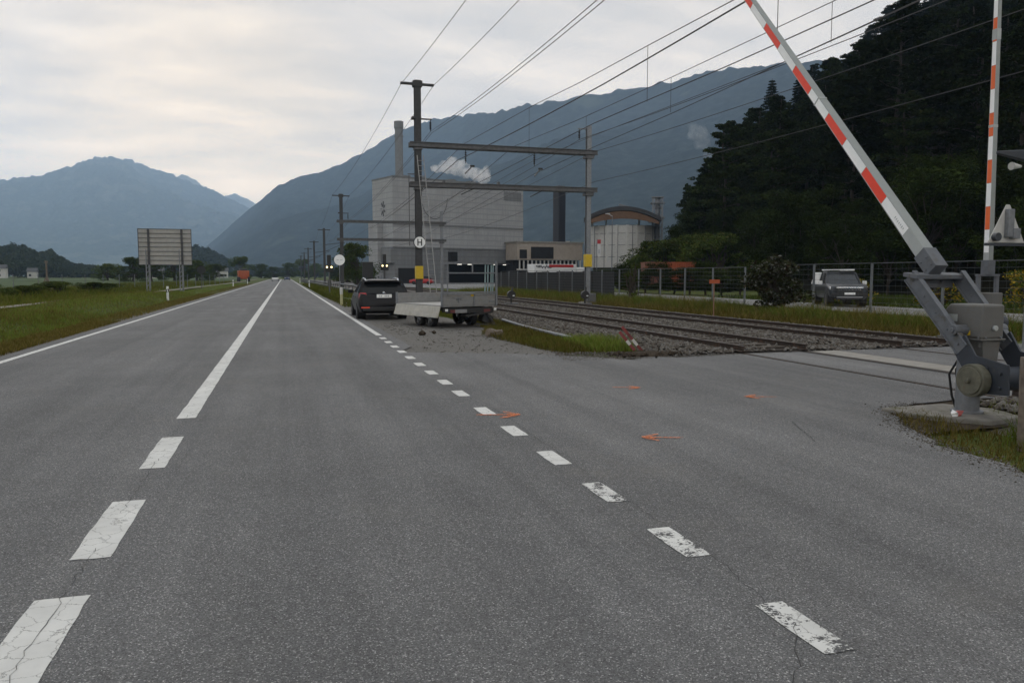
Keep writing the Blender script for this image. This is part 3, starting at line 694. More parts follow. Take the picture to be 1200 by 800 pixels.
# greener shrubs by the silo
shrub = [make_tree('decid', 60 + i, 5, 11000, .10, crown=2.6, mat=M['bushgreen'], name='shrub', low=.03) for i in range(2)]
for k, (az, D, s, lb) in enumerate([(26.2, 92, .8, 'green shrub in front of the silo, leftmost of the row'), (26.4, 95, 1.0, 'green shrub directly below the silo tower'), (27.3, 90, 1.1, 'big green shrub right of the silo tower'), (28.2, 94, 1.15, 'bushy green tree behind the brown container'), (29.2, 88, 1.2, 'bushy green tree behind the orange container'), (30.4, 86, 1.1, 'green shrub right of the orange container'), (31.6, 84, 1.2, 'green shrub behind the fence left of the bramble bush')]):
    x, y = azp(az, D); put(shrub[k % 2], (x, y, -.1), az, (s * 1.15, s * 1.15, s), lb, 'shrub')
for k in range(13):
    t = k / 12; put(protos['decid', k % 3], (30.6 + 4.6 * t, 73 - 24 * t, -.15), k * 1.3, (.5, .5, .185 + .02 * (k % 3)), 'low hedge shrub added as a dark backdrop behind the left mesh fence, below the containers', 'hedge shrub', 'hedge added as dark backdrop behind the fence')  # hedge row added to give a dark backdrop behind the mesh
# goldenrod in flower beyond the service road
gold = make_tree('decid', 70, 1.6, 2600, .07, crown=1.3, mat=M['goldenrod'], name='goldenrod_clump')
for (x, y, s, lb) in ((32.5, 32, 1.0, 'yellow goldenrod clump beyond the service road, seen left of the raised boom'), (33.5, 27.5, 1.15, 'yellow goldenrod clump beyond the service road, right of the grey pickup'), (34.5, 24.5, 1.05, 'yellow goldenrod clump seen through the barrier fork'), (31.8, 37.5, .9, 'yellow goldenrod clump behind the grey pickup')):
    put(gold, (x, y, -.1), x, s, lb, 'flowering plant')
# bramble against the fence
bram = make_tree('decid', 80, 2.15, 6500, .065, crown=1.0, mat=M['bramble'], name='bramble_bush', low=.03)
put(bram, (19.5, 27.4, -.08), .4, (1.2, 1.2, 1.15), 'dark straggly bramble bush with pale leaves in front of the fence', 'bush')
wisp = make_tree('decid', 81, 2.0, 500, .05, crown=.5, mat=M['bushgreen'], name='sapling')
put(wisp, (20.6, 43.5, -.1), 0, 1.3, 'thin sapling growing by the fence left of the orange plate', 'sapling')
# shrubs left of the road
for k, (x, y, s, lb) in enumerate([(-19.5, 58, .40, 'low green shrub at the far left of the verge'), (-17.6, 62, .42, 'low dark shrub beside the wooden tripod mast'), (-17.5, 70, .50, 'round green shrub right of the tripod mast'), (-16.2, 76, .46, 'low yellow green shrub left of the big sign'), (-16.6, 84, .40, 'low shrub just left of the big sign posts'), (-21, 66, .45, 'low green shrub behind the tripod mast'), (-24, 60, .45, 'dull green shrub at the left edge of the picture')]):
    put(shrub[k % 2], (x, y, -.3), x, (s * 1.5, s * 1.5, s * .55), lb, 'shrub')
# trees along the plain, left to right
dec = protos['decid', 0]; sp = protos['spruce', 0]
for k, (az, D, h, wd, lb) in enumerate([(-2.9, 300, 12.5, .8, 'round dark tree just behind the orange machine'), (-1.55, 420, 11, 1, 'dark tree left of the road end'), (-.75, 430, 9, 1, 'low dark tree at the left side of the road end'), (.35, 470, 13, 1.0, 'dark tree left of the road vanishing point'), (1.35, 480, 16.5, .95, 'tallest dark tree closing the end of the road'), (2.2, 480, 13, 1.0, 'dark tree right beside the tallest one at the road end'), (-9.7, 210, 7, 1.2, 'dark tree left behind the big sign'), (-8.6, 230, 8, 1.2, 'dark tree behind the left post of the big sign'), (-7.2, 240, 8.5, 1.1, 'dark tree behind the middle of the big sign'), (-5.8, 240, 7, 1.2, 'dark tree behind the right post of the big sign'), (-4.7, 260, 6, 1.3, 'dark tree right of the big sign'), (-11.2, 260, 6, 1.3, 'low dark tree further left of the big sign'), (5.1, 130, 8, .8, 'light green tree left of the factory'), (4.4, 170, 7, .9, 'green tree behind the round white sign')]):
    x, y = azp(az, D); s = h / 11
    s = h * (.62 if D > 280 else .78) / 4.6; put(shrub[k % 2], (x, y, -.1), k * 1.7, (s * wd * 1.25, s * wd * 1.25, s), lb, 'tree')
# one distant line of wood across the plain (reads as one mass)
def wood(name, fn, mat, seed, n, size):
    r = np.random.default_rng(seed); pts = fn(r, n); V_, F = leaf_quads(pts, size, r, .2); return tag(np_mesh(name, V_, F, mat), kind='stuff')
HLs = [(-26, .0432), (-22, .036), (-19.6, .034), (-18, .031), (-17.05, .0295), (-16.4, .031), (-15.7, .0305), (-15.2, .024), (-14.8, .0225), (-14.4, .027), (-13.9, .0195), (-13.3, .013), (-12.9, .0105), (-11, .008), (-9, .0075), (-7.4, .0085)]
def leftwood(r, n):
    az = r.uniform(-26, -7.4, n); D = r.uniform(560, 760, n); s = np.interp(az, [p[0] for p in HLs], [p[1] for p in HLs])
    clump = .5 + .5 * fbm(az * 9, D * .05, 6, 4); top = (s * 760 + 1.6) * (.82 + .22 * clump) * (.25 + .75 * np.clip((D - 560) / 120, 0, 1)) + 1
    z = np.maximum(.2, top * r.uniform(.0, 1, n) ** .45)
    return np.stack([np.sin(np.radians(az)) * D, np.cos(np.radians(az)) * D, z], -1)
wood('distant_wood', leftwood, M['distwood'], 3, 90000, 1.15)
HMs = [(-10.5, .0), (-9.4, .012), (-8.4, .0225), (-7.3, .029), (-6.3, .0335), (-5.5, .0352), (-4.7, .0285), (-3.6, .0175), (-2.6, .011), (-1.5, .006), (4, .005), (7, .006)]
def midwood(r, n):
    az = r.uniform(-10, 6, n); D = r.uniform(850, 1150, n); s = np.interp(az, [p[0] for p in HMs], [p[1] for p in HMs])
    top = (s * 1100) * (.9 + .1 * fbm(az * 12, D * .02, 5, 4)) * (.2 + .8 * np.clip((D - 850) / 220, 0, 1)) + 5
    z = np.maximum(.2, top * r.uniform(0, 1, n) ** .4)
    return np.stack([np.sin(np.radians(az)) * D, np.cos(np.radians(az)) * D, z], -1)
wood('distant_knoll_wood', midwood, M['distwood'], 4, 80000, 1.9)
def rightwood(r, n):
    az = r.uniform(3.2, 8, n); D = r.uniform(330, 420, n); z = r.uniform(0, 7, n) * (.6 + .4 * fbm(az * 14, D * .05, 8, 3)); return np.stack([np.sin(np.radians(az)) * D, np.cos(np.radians(az)) * D, np.maximum(z, .2)], -1)
wood('lineside_wood', rightwood, M['distwood'], 5, 16000, .5)
# ------------------------------------------------------------------ mountains
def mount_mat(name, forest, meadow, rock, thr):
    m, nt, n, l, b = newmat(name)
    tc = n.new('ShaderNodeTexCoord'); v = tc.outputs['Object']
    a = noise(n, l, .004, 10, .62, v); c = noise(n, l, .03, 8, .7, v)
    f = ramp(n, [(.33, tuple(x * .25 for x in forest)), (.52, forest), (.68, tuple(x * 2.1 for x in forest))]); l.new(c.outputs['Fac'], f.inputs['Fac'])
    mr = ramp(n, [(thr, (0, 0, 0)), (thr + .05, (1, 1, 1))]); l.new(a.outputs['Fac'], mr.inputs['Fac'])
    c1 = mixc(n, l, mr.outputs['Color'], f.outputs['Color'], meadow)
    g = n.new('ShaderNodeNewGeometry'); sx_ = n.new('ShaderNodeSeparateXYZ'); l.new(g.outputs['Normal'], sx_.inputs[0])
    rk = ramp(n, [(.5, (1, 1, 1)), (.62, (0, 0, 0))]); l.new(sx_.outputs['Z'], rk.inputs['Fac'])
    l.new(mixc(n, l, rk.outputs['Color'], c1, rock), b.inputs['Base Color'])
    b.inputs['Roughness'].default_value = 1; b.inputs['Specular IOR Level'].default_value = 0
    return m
def mountain(name, ridge, D0, D1, mat, seed, rough, nA=420, nD=90, ridge_noise=.012, back=1.35, pw=1.15, vary=(1, 1, 1, 1)):
    az = np.linspace(ridge[0][0], ridge[-1][0], nA); s = np.interp(az, [p[0] for p in ridge], [p[1] for p in ridge])
    t = np.concatenate([np.linspace(0, 1, nD), np.linspace(1, 2, 12)[1:]])
    A, T = np.meshgrid(az, t); S = np.tile(s, (len(t), 1))
    k_ = np.interp(A, [-7, 5, 20, 40], vary); d0 = D0 * k_; d1 = D1 * k_ * (1 + .04 * np.sin(A * .35 + seed)); D = np.where(T <= 1, d0 + (d1 - d0) * T, d1 * (1 + (back - 1) * (T - 1)))
    X = np.sin(np.radians(A)) * D; Y = np.cos(np.radians(A)) * D
    top = S * d1
    prof = np.where(T <= 1, T ** pw, 1 - .5 * (T - 1))
    nz = fbm(X / rough, Y / rough, seed, 6, ridged=True); nz2 = fbm(X / rough * 9, Y / rough * 9, seed + 3, 4) + 1.5 * fbm(X / 20, Y / 20, seed + 5, 2)
    edge = T * (1 - np.clip(T, 0, 1) ** 6)
    Z = top * prof + top * .30 * nz * edge + top * ridge_noise * nz2 * np.clip(T * 2, 0, 1)
    return struct(grid(name, X, Y, np.maximum(Z, -1), mat))
Rr = [(-7.5, .004), (-6.2, .018), (-5.2, .0332), (-4.36, .0447), (-3.22, .0625), (-1.77, .0857), (-.31, .1093), (1.16, .1205), (2.63, .1265), (4.13, .1357), (5.95, .1546), (7.48, .1743), (9.02, .1877), (10.87, .199), (12.73, .2028), (15.2, .2074), (17.7, .217), (20.2, .2218), (22.66, .2284), (25.7, .2341), (28.7, .2431), (30.45, .2496), (31.9, .253), (33.3, .2532), (36.4, .2527), (39.85, .2496), (44.9, .23), (54, .18), (75, .1)]
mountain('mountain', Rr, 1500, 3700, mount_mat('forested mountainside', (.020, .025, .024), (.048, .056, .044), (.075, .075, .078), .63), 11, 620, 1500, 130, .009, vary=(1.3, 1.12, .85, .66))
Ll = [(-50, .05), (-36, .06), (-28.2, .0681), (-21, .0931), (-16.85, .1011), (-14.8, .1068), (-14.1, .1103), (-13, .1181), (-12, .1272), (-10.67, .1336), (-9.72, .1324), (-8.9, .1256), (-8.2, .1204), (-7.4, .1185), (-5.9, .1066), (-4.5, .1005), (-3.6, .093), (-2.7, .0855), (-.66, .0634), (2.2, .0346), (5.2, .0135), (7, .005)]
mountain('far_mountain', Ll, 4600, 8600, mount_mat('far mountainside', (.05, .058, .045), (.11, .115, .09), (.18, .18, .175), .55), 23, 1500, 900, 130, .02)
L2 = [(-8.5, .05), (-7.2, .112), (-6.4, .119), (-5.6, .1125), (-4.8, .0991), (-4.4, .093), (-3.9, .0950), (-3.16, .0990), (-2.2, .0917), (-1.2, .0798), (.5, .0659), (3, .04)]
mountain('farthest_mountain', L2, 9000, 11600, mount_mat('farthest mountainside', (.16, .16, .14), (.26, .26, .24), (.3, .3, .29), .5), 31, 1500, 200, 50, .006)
# light meadow terrace with a village at the mountain's foot
bpy.data.objects['mountain']['kind'] = 'structure'

# ------------------------------------------------------------------ grass (uncountable)
gz = lambda x, y: ground_z(x, y)
vz = lambda x, y: np.full(len(x), -.02)
def density(poly_list, seed):
    return np.concatenate([xy_scatter(p, n, seed + i) for i, (p, n) in enumerate(poly_list)])
# left verge: dry at the edge, greener beyond
blades('verge_grass', density([([(-5.5, 12), (-6.3, 12), (-6.5, 30), (-5.6, 30)], 16000), ([(-5.6, 30), (-6.9, 30), (-6.9, 70), (-5.7, 70)], 11000), ([(-5.7, 70), (-7.2, 70), (-7.2, 160), (-5.7, 160)], 6000)], 1), vz, .04, .13, .014, M['drygrass'], 11)
blades('verge_grass', density([([(-6.2, 10), (-10, 14), (-13.5, 34), (-6.6, 34)], 42000), ([(-6.6, 34), (-13, 34), (-12, 70), (-6.9, 70)], 26000), ([(-6.9, 70), (-11.5, 70), (-10, 160), (-7, 160)], 12000)], 5), gz, .05, .15, .018, M['greengrass'], 12)
blades('verge_grass', density([([(-6.2, 10), (-10, 14), (-13, 34), (-6.6, 34)], 9000), ([(-6.6, 34), (-13, 34), (-12, 70), (-6.9, 70)], 6000)], 45), gz, .08, .26, .014, M['drygrass'], 32, .8)
blades('tall_grass', density([([(-13.6, 20), (-15, 34), (-14.3, 60), (-12.2, 85), (-11.6, 85), (-12.2, 70), (-12.2, 57), (-12.4, 42)], 5000)], 46), gz, .2, .5, .02, M['grass'], 33, .6)
blades('meadow_grass', density([([(-15, 30), (-34, 45), (-30, 90), (-13.6, 90)], 26000), ([(-13, 85), (-30, 90), (-26, 190), (-11, 190)], 12000)], 8), gz, .2, .62, .05, M['grass'], 13, .6)
# right verge beside barrier
e1 = [(5.1, 0), (5.55, 3.2), (5.78, 4.74), (5.94, 5.76), (6.34, 6.6), (6.71, 7.18), (7.0, 7.5)]
edge_poly = e1 + [(7.1, 7.1), (6.85, 6.5), (6.75, 6.2), (7.4, 5.9), (8.2, 5.5), (8.2, 0)]
blades('verge_grass', xy_scatter(edge_poly, 15000, 21), vz, .03, .12, .007, M['drygrass'], 14, .9)
blades('verge_grass', xy_scatter([(6.2, 3), (8.2, 3), (8.3, 6.2), (7.4, 6.2), (6.5, 5.6)], 3500, 22), vz, .08, .28, .008, M['greengrass'], 15, .8)
blades('verge_grass', xy_scatter([(7.6, 6.6), (8.8, 6.3), (9, 7.2), (7.9, 7.4)], 260, 23), vz, .05, .22, .007, M['grass'], 16, .9)
# strip between gravel and ballast
blades('strip_grass', density([([(5.5, 15.0), (5.35, 17.4), (5.2, 20.2), (5.9, 22.5), (6.3, 26), (7.2, 26), (7.0, 15)], 17000), ([(6.2, 26), (5.5, 34), (4.7, 44), (7.2, 44), (7.3, 26)], 12000)], 24), vz, .03, .12, .012, M['grass'], 17, .9)
blades('strip_grass', xy_scatter([(5.4, 14.8), (5.2, 17.4), (5.1, 20.2), (5.8, 22.5), (6.2, 30), (7.1, 30), (7.2, 14.8)], 9000, 47), vz, .04, .2, .010, M['drygrass'], 34, 1.0)
blades('tall_grass', xy_scatter([(6.2, 14.9), (7.1, 14.7), (7.2, 17.0), (6.4, 17.6)], 2200, 25), vz, .12, .38, .011, M['greengrass'], 18, .9)
blades('strip_grass', xy_scatter([(2.9, 40), (4.6, 40), (3.6, 60), (2.9, 140), (2.85, 60)], 6000, 26), vz, .05, .16, .03, M['grass'], 19)
blades('strip_grass', xy_scatter([(3.6, 60), (6.4, 44), (6.4, 140), (3, 140)], 9000, 27), vz, .1, .4, .04, M['grass'], 20)
# beyond the tracks
blades('strip_grass', density([([(16.2, 14.8), (18.4, 14.8), (18.4, 40), (16.3, 40)], 13000), ([(16.3, 40), (19, 40), (19, 70), (16.3, 70)], 5000)], 28), gz, .06, .3, .02, M['drygrass'], 21, .8)
blades('tall_grass', xy_scatter([(19.8, 15), (22.6, 15), (22.6, 40), (19.8, 40)], 9000, 54), gz, .08, .3, .016, M['greengrass'], 41, .9)
blades('tall_grass', density([([(17.6, 15), (19.9, 15), (19.9, 40), (17.6, 40)], 16000), ([(17.6, 40), (22.6, 40), (22.8, 80), (17.6, 80)], 13000)], 30), gz, .15, .6, .018, M['greengrass'], 22, .9)
blades('tall_grass', density([([(17.2, 15), (20.2, 15), (20.2, 40), (17.2, 40)], 9000), ([(17.2, 40), (22.6, 40), (22.8, 80), (17.2, 80)], 5000)], 50), gz, .2, .75, .014, M['drygrass'], 35, .9)
blades('meadow_grass', density([([(28.9, 14), (48, 14), (50, 50), (29.6, 50)], 16000)], 33), gz, .15, .4, .05, M['bushgreen'], 23, .7)
for t in list(protos.values()) + shrub + [gold, bram, wisp]: kill(t)
# ------------------------------------------------------------------ near barrier
d = Vector((0, .673, .74)).normalized(); n1 = Vector((0, -d.z, d.y)); ex = Vector((1, 0, 0))
def boom_mesh(p0, d, nn, L, w0, h0, w1, h1, stripes, mats, s_start, slen, nst, first_white=True, cuts=()):
    m = MB(); p0 = Vector(p0)
    def sec(s):
        t = s / L; w_ = w0 + (w1 - w0) * t; h_ = h0 + (h1 - h0) * t; return w_, h_
    R0, R1 = sec(0), sec(L)
    def ring(s, pad=0):
        w_, h_ = sec(s); c = p0 + d * s
        return [c - ex * w_ / 2 - nn * h_ / 2, c + ex * w_ / 2 - nn * h_ / 2, c + ex * w_ / 2 + nn * h_ / 2, c - ex * w_ / 2 + nn * h_ / 2]
    a, b = ring(0), ring(L)
    m.add(a + b, [(0, 1, 2, 3), (7, 6, 5, 4), (0, 4, 5, 1), (1, 5, 6, 2), (3, 7, 4, 0)], 0); m.add(a + b, [(2, 6, 7, 3)], 3)
    for k in range(nst):
        sa, sb = s_start + k * slen, s_start + (k + 1) * slen
        if sb > L - .1: break
        mi = 1 if (k % 2 == 0) == first_white else 2
        for side in (-1, 1):
            q = []
            for s in (sa + .004, sb - .004):
                w_, h_ = sec(s); c = p0 + d * s + ex * side * (w_ / 2 + .002)
                q += [c - nn * h_ * .42, c + nn * h_ * .42]
            m.add([q[0], q[1], q[3], q[2]], [(0, 1, 2, 3)], mi)
    for s, hh in cuts:
        w_, h_ = sec(s); c = p0 + d * s; m.bar(c - d * hh, c + d * hh, w_ + .012, h_ + .012, 0, upv=nn)
    return m
B = empty('level_crossing_barrier', (7.5, 6.9, 0), 0, 'raised barrier with red and white striped boom on a grey column in the right foreground', 'barrier')
MB().cyl((0, 0, .03), (0, 0, 1.0), .125, n=28).cyl((0, 0, .03), (0, 0, .06), .17, n=28).build('column', M['steel'], B, bevel=.006)
m = MB()
m.prism([(-.31, .90), (.27, .90), (.27, 1.14), (.14, 1.28), (-.31, 1.28)], 'x', -.18, .13)
m.build('housing', M['housing'], B, bevel=.025)
m = MB().box((-.025, -.02, .892), (.335, .61, .02)).hexa([(-.1, -.27, .62), (.1, -.27, .62), (.1, .0, .62), (-.1, .0, .62), (-.14, -.29, .88), (.11, -.29, .88), (.11, .03, .88), (-.14, .03, .88)])
for yy in (-.24, -.03, .18):
    m.cyl((-.13, yy, .86), (-.13, yy, .8), .018, n=8)
m.build('gearbox', M['housing'], B, bevel=.012)
MB().cyl((-.02, -.315, 1.02), (-.02, -.345, 1.02), .03, n=14).build('lock', M['boomgrey'], B, bevel=.005)
MB().cyl((-.36, -.09, .99), (-.14, -.09, .99), .06, n=20).cyl((-.375, -.09, .99), (-.36, -.09, .99), .03, n=6).build('pivot', M['grey_arm'], B, bevel=.005)
MB().cyl((.14, -.09, .99), (.38, -.09, .99), .06, n=20).build('pivot', M['grey_arm'], B, bevel=.005)
for sx_, top, mid, low in ((-.31, (.60, 1.60), (-.20, .78), (-.43, .47)), (.33, (.52, 1.60), (-.2, .8), (-.42, .5))):
    m = MB(); T = Vector((sx_, *top)); K = Vector((sx_, *mid))
    m.bar(T, K, .035, .17, upv=n1)
    m.bar(T + n1 * .082, K + n1 * .082, .07, .014, upv=n1); m.bar(T - n1 * .082, K - n1 * .082, .07, .014, upv=n1)
    for t in (.08, .3, .52, .74, .93):
        c = T.lerp(K, t); m.cyl(c + Vector((-.03, 0, 0)), c + Vector((.03, 0, 0)), .012, n=6)
    m.build('fork_arm', M['grey_arm'], B, bevel=.004)
    m = MB(); m.prism([(mid[0] + .16, mid[1] + .02), (mid[0] - .02, mid[1] + .17), (low[0] + .06, low[1] + .26), (low[0] - .34, low[1] + .2), (low[0] - .36, low[1] - .12), (low[0] - .05, low[1] - .14), (low[0] + .14, low[1])], 'x', sx_ - .016 + (.004 if sx_ < 0 else 0), sx_ + .012)
    for yy, zz in ((low[0] - .26, low[1] + .1), (low[0] - .26, low[1] - .05), (low[0] - .1, low[1] + .14)): m.cyl((sx_ - .035, yy, zz), (sx_ + .035, yy, zz), .018, n=6)
    m.build('counterweight_plate', M['dark_arm'], B, bevel=.004)
MB().cyl((-.44, -.42, .47), (-.33, -.42, .47), .178, n=40).cyl((-.455, -.42, .47), (-.44, -.42, .47), .15, n=40).cyl((-.49, -.42, .47), (-.45, -.42, .47), .03, n=6).build('counterweight_disc', M['disc'], B, bevel=.008)
MB().cyl((-.33, -.42, .47), (.33, -.42, .47), .13, n=30).build('counterweight', M['dark_arm'], B, bevel=.008)
m = MB(); c = Vector((.01, .56, 1.615)); m.box(c - Vector((0, .02, .02)), (.76, .22, .05), Matrix.Rotation(R(8), 3, 'X')); m.box((.01, .60, 1.52), (.62, .03, .14))
m.cyl((.12, .56, 1.52), (.12, .54, 1.52), .02, n=6); m.build('cross_plate', M['grey_arm'], B, bevel=.004)
bp = Vector((-.05, .52, 1.715))
m = MB(); m.bar(bp - d * .085, bp + d * .21, .185, .19, upv=n1)
for t in (-.03, .09):
    for q in (-.05, .05): c = bp + d * t + n1 * q; m.cyl(c - ex * .108, c + ex * .108, .011, n=6)
m.build('boom_socket', M['grey_arm'], B, bevel=.006)
m = boom_mesh(bp + d * .1, d, n1, 7.4, .15, .155, .085, .095, None, None, .46, .575, 12, True, ((6.55, .12), (3.1, .012)))
m.build('boom', [M['boomgrey'], M['reflwhite'], M['reflred'], M['boomside']], B)
m = MB(); r = np.random.default_rng(3); s0 = bp + d * .62
for k in range(7):
    c = s0 + d * k * .034 - ex * .0765; m.bar(c - n1 * .02 * r.uniform(.5, 1) - ex * .0012, c + n1 * .02 * r.uniform(.5, 1) - ex * .0012, .003, .008, upv=d)
m.build('serial_print', M['mark'], B)
struct(MB().prism([(-.75, .5), (-.62, -.05), (-.2, -.5), (.35, -.42), (.5, .1), (.2, .55)], 'z', -.05, .035).build('foundation_slab', M['concrete_slab'], None, bevel=.015)).location = (7.5, 6.9, 0)
m = MB().tube([(.02, .1, .64), (.03, .2, .5), (.06, .19, .3), (.1, .17, .1), (.22, .2, .04)], .016, 8); m.tube([(-.05, .1, .64), (-.05, .22, .45), (-.02, .2, .2), (.05, .2, .04)], .013, 8); m.build('cable', M['black'], B)
MB().box((-.182, .08, 1.12), (.004, .12, .08)).build('type_plate', M['boomgrey'], B)
MB().box((-.182, -.12, .96), (.004, .08, .05)).build('warning_label', M['yellowbox'], B)
m = MB()
for yy in (-.27, -.1, .08, .23):
    m.cyl((-.17, yy, .915), (-.192, yy, .915), .011, n=6)
for xx in (-.13, .08):
    m.cyl((xx, -.3, .915), (xx, -.322, .915), .011, n=6)
m.build('bolt', M['steel'], B)
# far barrier
F_ = empty('level_crossing_barrier', (15.68, 14.05, 0), 0, 'far upright barrier boom with orange and white stripes, across the tracks at the right edge', 'barrier')
d2 = Vector((0, .017, 1)).normalized(); nn2 = Vector((0, -1, .017)).normalized()
MB().cyl((0, 0, -.08), (0, 0, .9), .12, n=20).build('column', M['steel'], F_)
m = MB().prism([(-.3, .84), (.25, .84), (.25, 1.1), (.12, 1.2), (-.3, 1.2)], 'x', -.17, .15); m.build('housing', M['housing'], F_, bevel=.02)
for sx_ in (-.27, .27):
    MB().bar((sx_, .0, 1.62), (sx_, -.02, .5), .09, .07, upv=(0, 1, 0)).build('fork_arm', M['grey_arm'], F_, bevel=.005)
    MB().prism([(-.12, .62), (.14, .62), (.2, .2), (-.2, .2)], 'x', sx_ - .015, sx_ + .015).build('counterweight_plate', M['dark_arm'], F_)
MB().cyl((.3, -.05, .5), (.46, -.05, .5), .17, n=24).build('counterweight_disc', M['dark_arm'], F_, bevel=.008)
MB().box((0, 0, 1.6), (.64, .1, .05)).box((0, 0, 1.78), (.21, .2, .34)).build('boom_socket', M['grey_arm'], F_, bevel=.006)
boom_mesh((0, .003, 1.85), d2, nn2, 7.2, .13, .15, .09, .11, None, None, .27, .53, 13, True, ((3.15, .03), (5.2, .12))).build('boom', [M['boomgrey'], M['reflwhite'], M['reflorange'], M['boomside']], F_)
# crossing signal at the right edge (seen from behind)
S_ = empty('crossing_signal', (15.32, 13.0, 0), 0, 'grey signal mast with a white triangle board and horn at the right edge', 'signal')
MB().cyl((.34, 0, -.1), (.34, 0, 4.6), .055, n=16).build('mast', M['steel'], S_)
m = MB(); tri = [(-.78, 2.3), (.24, 2.3), (-.22, 3.12), (-.32, 3.12)]; m.prism(tri, 'y', .06, .085); m.build('triangle_board', M['offwhite'], S_, bevel=.01)
MB().box((-.27, .01, 2.72), (.17, .1, .6)).box((-.12, .0, 2.5), (.2, .12, .22)).build('lamp_box', M['steel'], S_, bevel=.01)
MB().box((-.27, .02, 2.26), (1.25, .06, .06)).cyl((-.62, -.05, 2.42), (-.62, .05, 2.42), .09, n=16).build('bracket', M['dark_arm'], S_)
m = MB().hexa([(-.72, -.04, 4.16), (.3, -.09, 4.0), (.3, .09, 4.0), (-.72, .04, 4.16), (-.72, -.04, 4.23), (.3, -.09, 4.3), (.3, .09, 4.3), (-.72, .04, 4.23)]); m.build('arm', M['dark_arm'], S_, bevel=.02)
MB().cyl((-.32, 0, 3.93), (-.06, 0, 3.93), .085, .03, n=18).build('horn', M['offwhite'], S_)
# wooden rail at the right edge
W_ = empty('wooden_barrier_rail', (6.72, 5.5, 0), 0, 'weathered wooden post with a round rail at the right edge, in front of the barrier', 'fence')
m = MB(); m.loft([[(math.cos(a) * (.085 + .006 * math.sin(a * 5 + k)), math.sin(a) * (.085 + .006 * math.cos(a * 4 + k)), z) for a in np.linspace(0, 6.283, 15)[:-1]] for k, z in enumerate((-.1, .2, .5, .8, .83))]); m.build('post', M['wood'], W_)
MB().cyl((1.6, -.3, -.1), (1.6, -.3, .82), .085, n=14).build('post', M['wood'], W_)
m = MB(); m.loft([[(x, -.11 - (x + .2) * .13 + math.cos(a) * (.055 + .005 * math.sin(a * 3 + x * 3)), .71 + math.sin(a) * (.055 + .005 * math.sin(a * 2 + x * 7))) for a in np.linspace(0, 6.283, 13)[:-1]] for x in np.linspace(-.2, 1.8, 14)]); m.build('rail', M['wood'], W_)
# litter
L_ = empty('crushed_can', (7.13, 6.72, .035), .5, 'crumpled red and white wrapper lying on the concrete slab', 'litter')
r = np.random.default_rng(5); m = MB(); V_ = [tuple(Vector(v) * .045 + Vector(r.normal(0, .012, 3)) + Vector((0, 0, .03))) for v in OCT]; m.add(V_, [tuple(f) for f in OF]); m.build('foil', M['reflwhite'], L_)
m = MB(); V_ = [tuple(Vector(v) * .05 + Vector(r.normal(0, .012, 3)) + Vector((.06, -.03, .02))) for v in OCT]; m.add(V_, [tuple(f) for f in OF]); m.build('sleeve', simple('faded red wrapper', (.4, .1, .09), .5), L_)

# ------------------------------------------------------------------ toppled marker, pole, log, debris
T_ = empty('toppled_marker', (7.22, 14.55, 0), 0, 'toppled red and white striped marker of two angle bars leaning over the ballast', 'marker post')
for k, (a, b) in enumerate((((-.03, .02, -.03), (-.42, .28, .52)), ((-.24, .03, .04), (-.5, .22, .42)))):
    a, b = Vector(a), Vector(b); m = MB()
    cuts = [0, .3, .52, 1]
    for q in range(3): m.bar(a.lerp(b, cuts[q]), a.lerp(b, cuts[q + 1]), .06, .018 + .001 * q, q % 2, upv=(-.5, -.8, .2))
    m.build('bar', [simple('dull red paint', (.16, .022, .02), .6, var=.3, dirt=((.08, .04, .03), 20, .6)), M['offwhite']], T_)
m = MB(); m.tube([(6.95, 24.6, .12), (6.9, 22.5, .07), (6.86, 20.5, .055), (6.8, 17.7, .05)], .05, 12); tag(m.build('fallen_pipe', M['steel']), 'grey metal pipe lying along the edge of the ballast', 'pipe')
m = MB(); rr_ = np.random.default_rng(2)
m.loft([[(x, .09 * math.cos(a) * (1 + .2 * math.sin(a * 3 + x * 9)), .1 + .1 * math.sin(a) * (1 + .25 * math.sin(a * 2 + x * 12))) for a in np.linspace(0, 6.283, 11)[:-1]] for x in np.linspace(-.25, .3, 7)])
o = m.build('log_piece', M['wood']); o.location = (5.32, 19.75, -.03); o.rotation_euler = (0, .1, .6); tag(o, 'broken chunk of log lying on the gravel behind the trailer', 'log')
dm = MB(); r = np.random.default_rng(12)
for (x, y) in xy_scatter([(2.9, 15.6), (5.0, 14.6), (5.0, 20), (5.4, 25), (2.9, 26)], 120, 44):
    a = r.uniform(0, 3.14); L = r.uniform(.01, .07); dm.bar((x - math.cos(a) * L, y - math.sin(a) * L, .0), (x + math.cos(a) * L, y + math.sin(a) * L, r.uniform(0, .03)), .010, .008)
tag(dm.build('splinter_debris', M['bark']), kind='stuff')
for x, y, s, lb in ((3.55, 20.6, 1, 'small dark clod lying on the gravel behind the car'), (3.95, 21.0, .6, 'tiny dark clod right of the bigger clod on the gravel')):
    m = MB(); m.add([(Vector(v) * .11 * s + Vector((0, 0, .04)))[:] for v in OCT], [tuple(f) for f in OF]); o = m.build('clod', M['soil']); o.location = (x, y, -.02); tag(o, lb, 'clod')

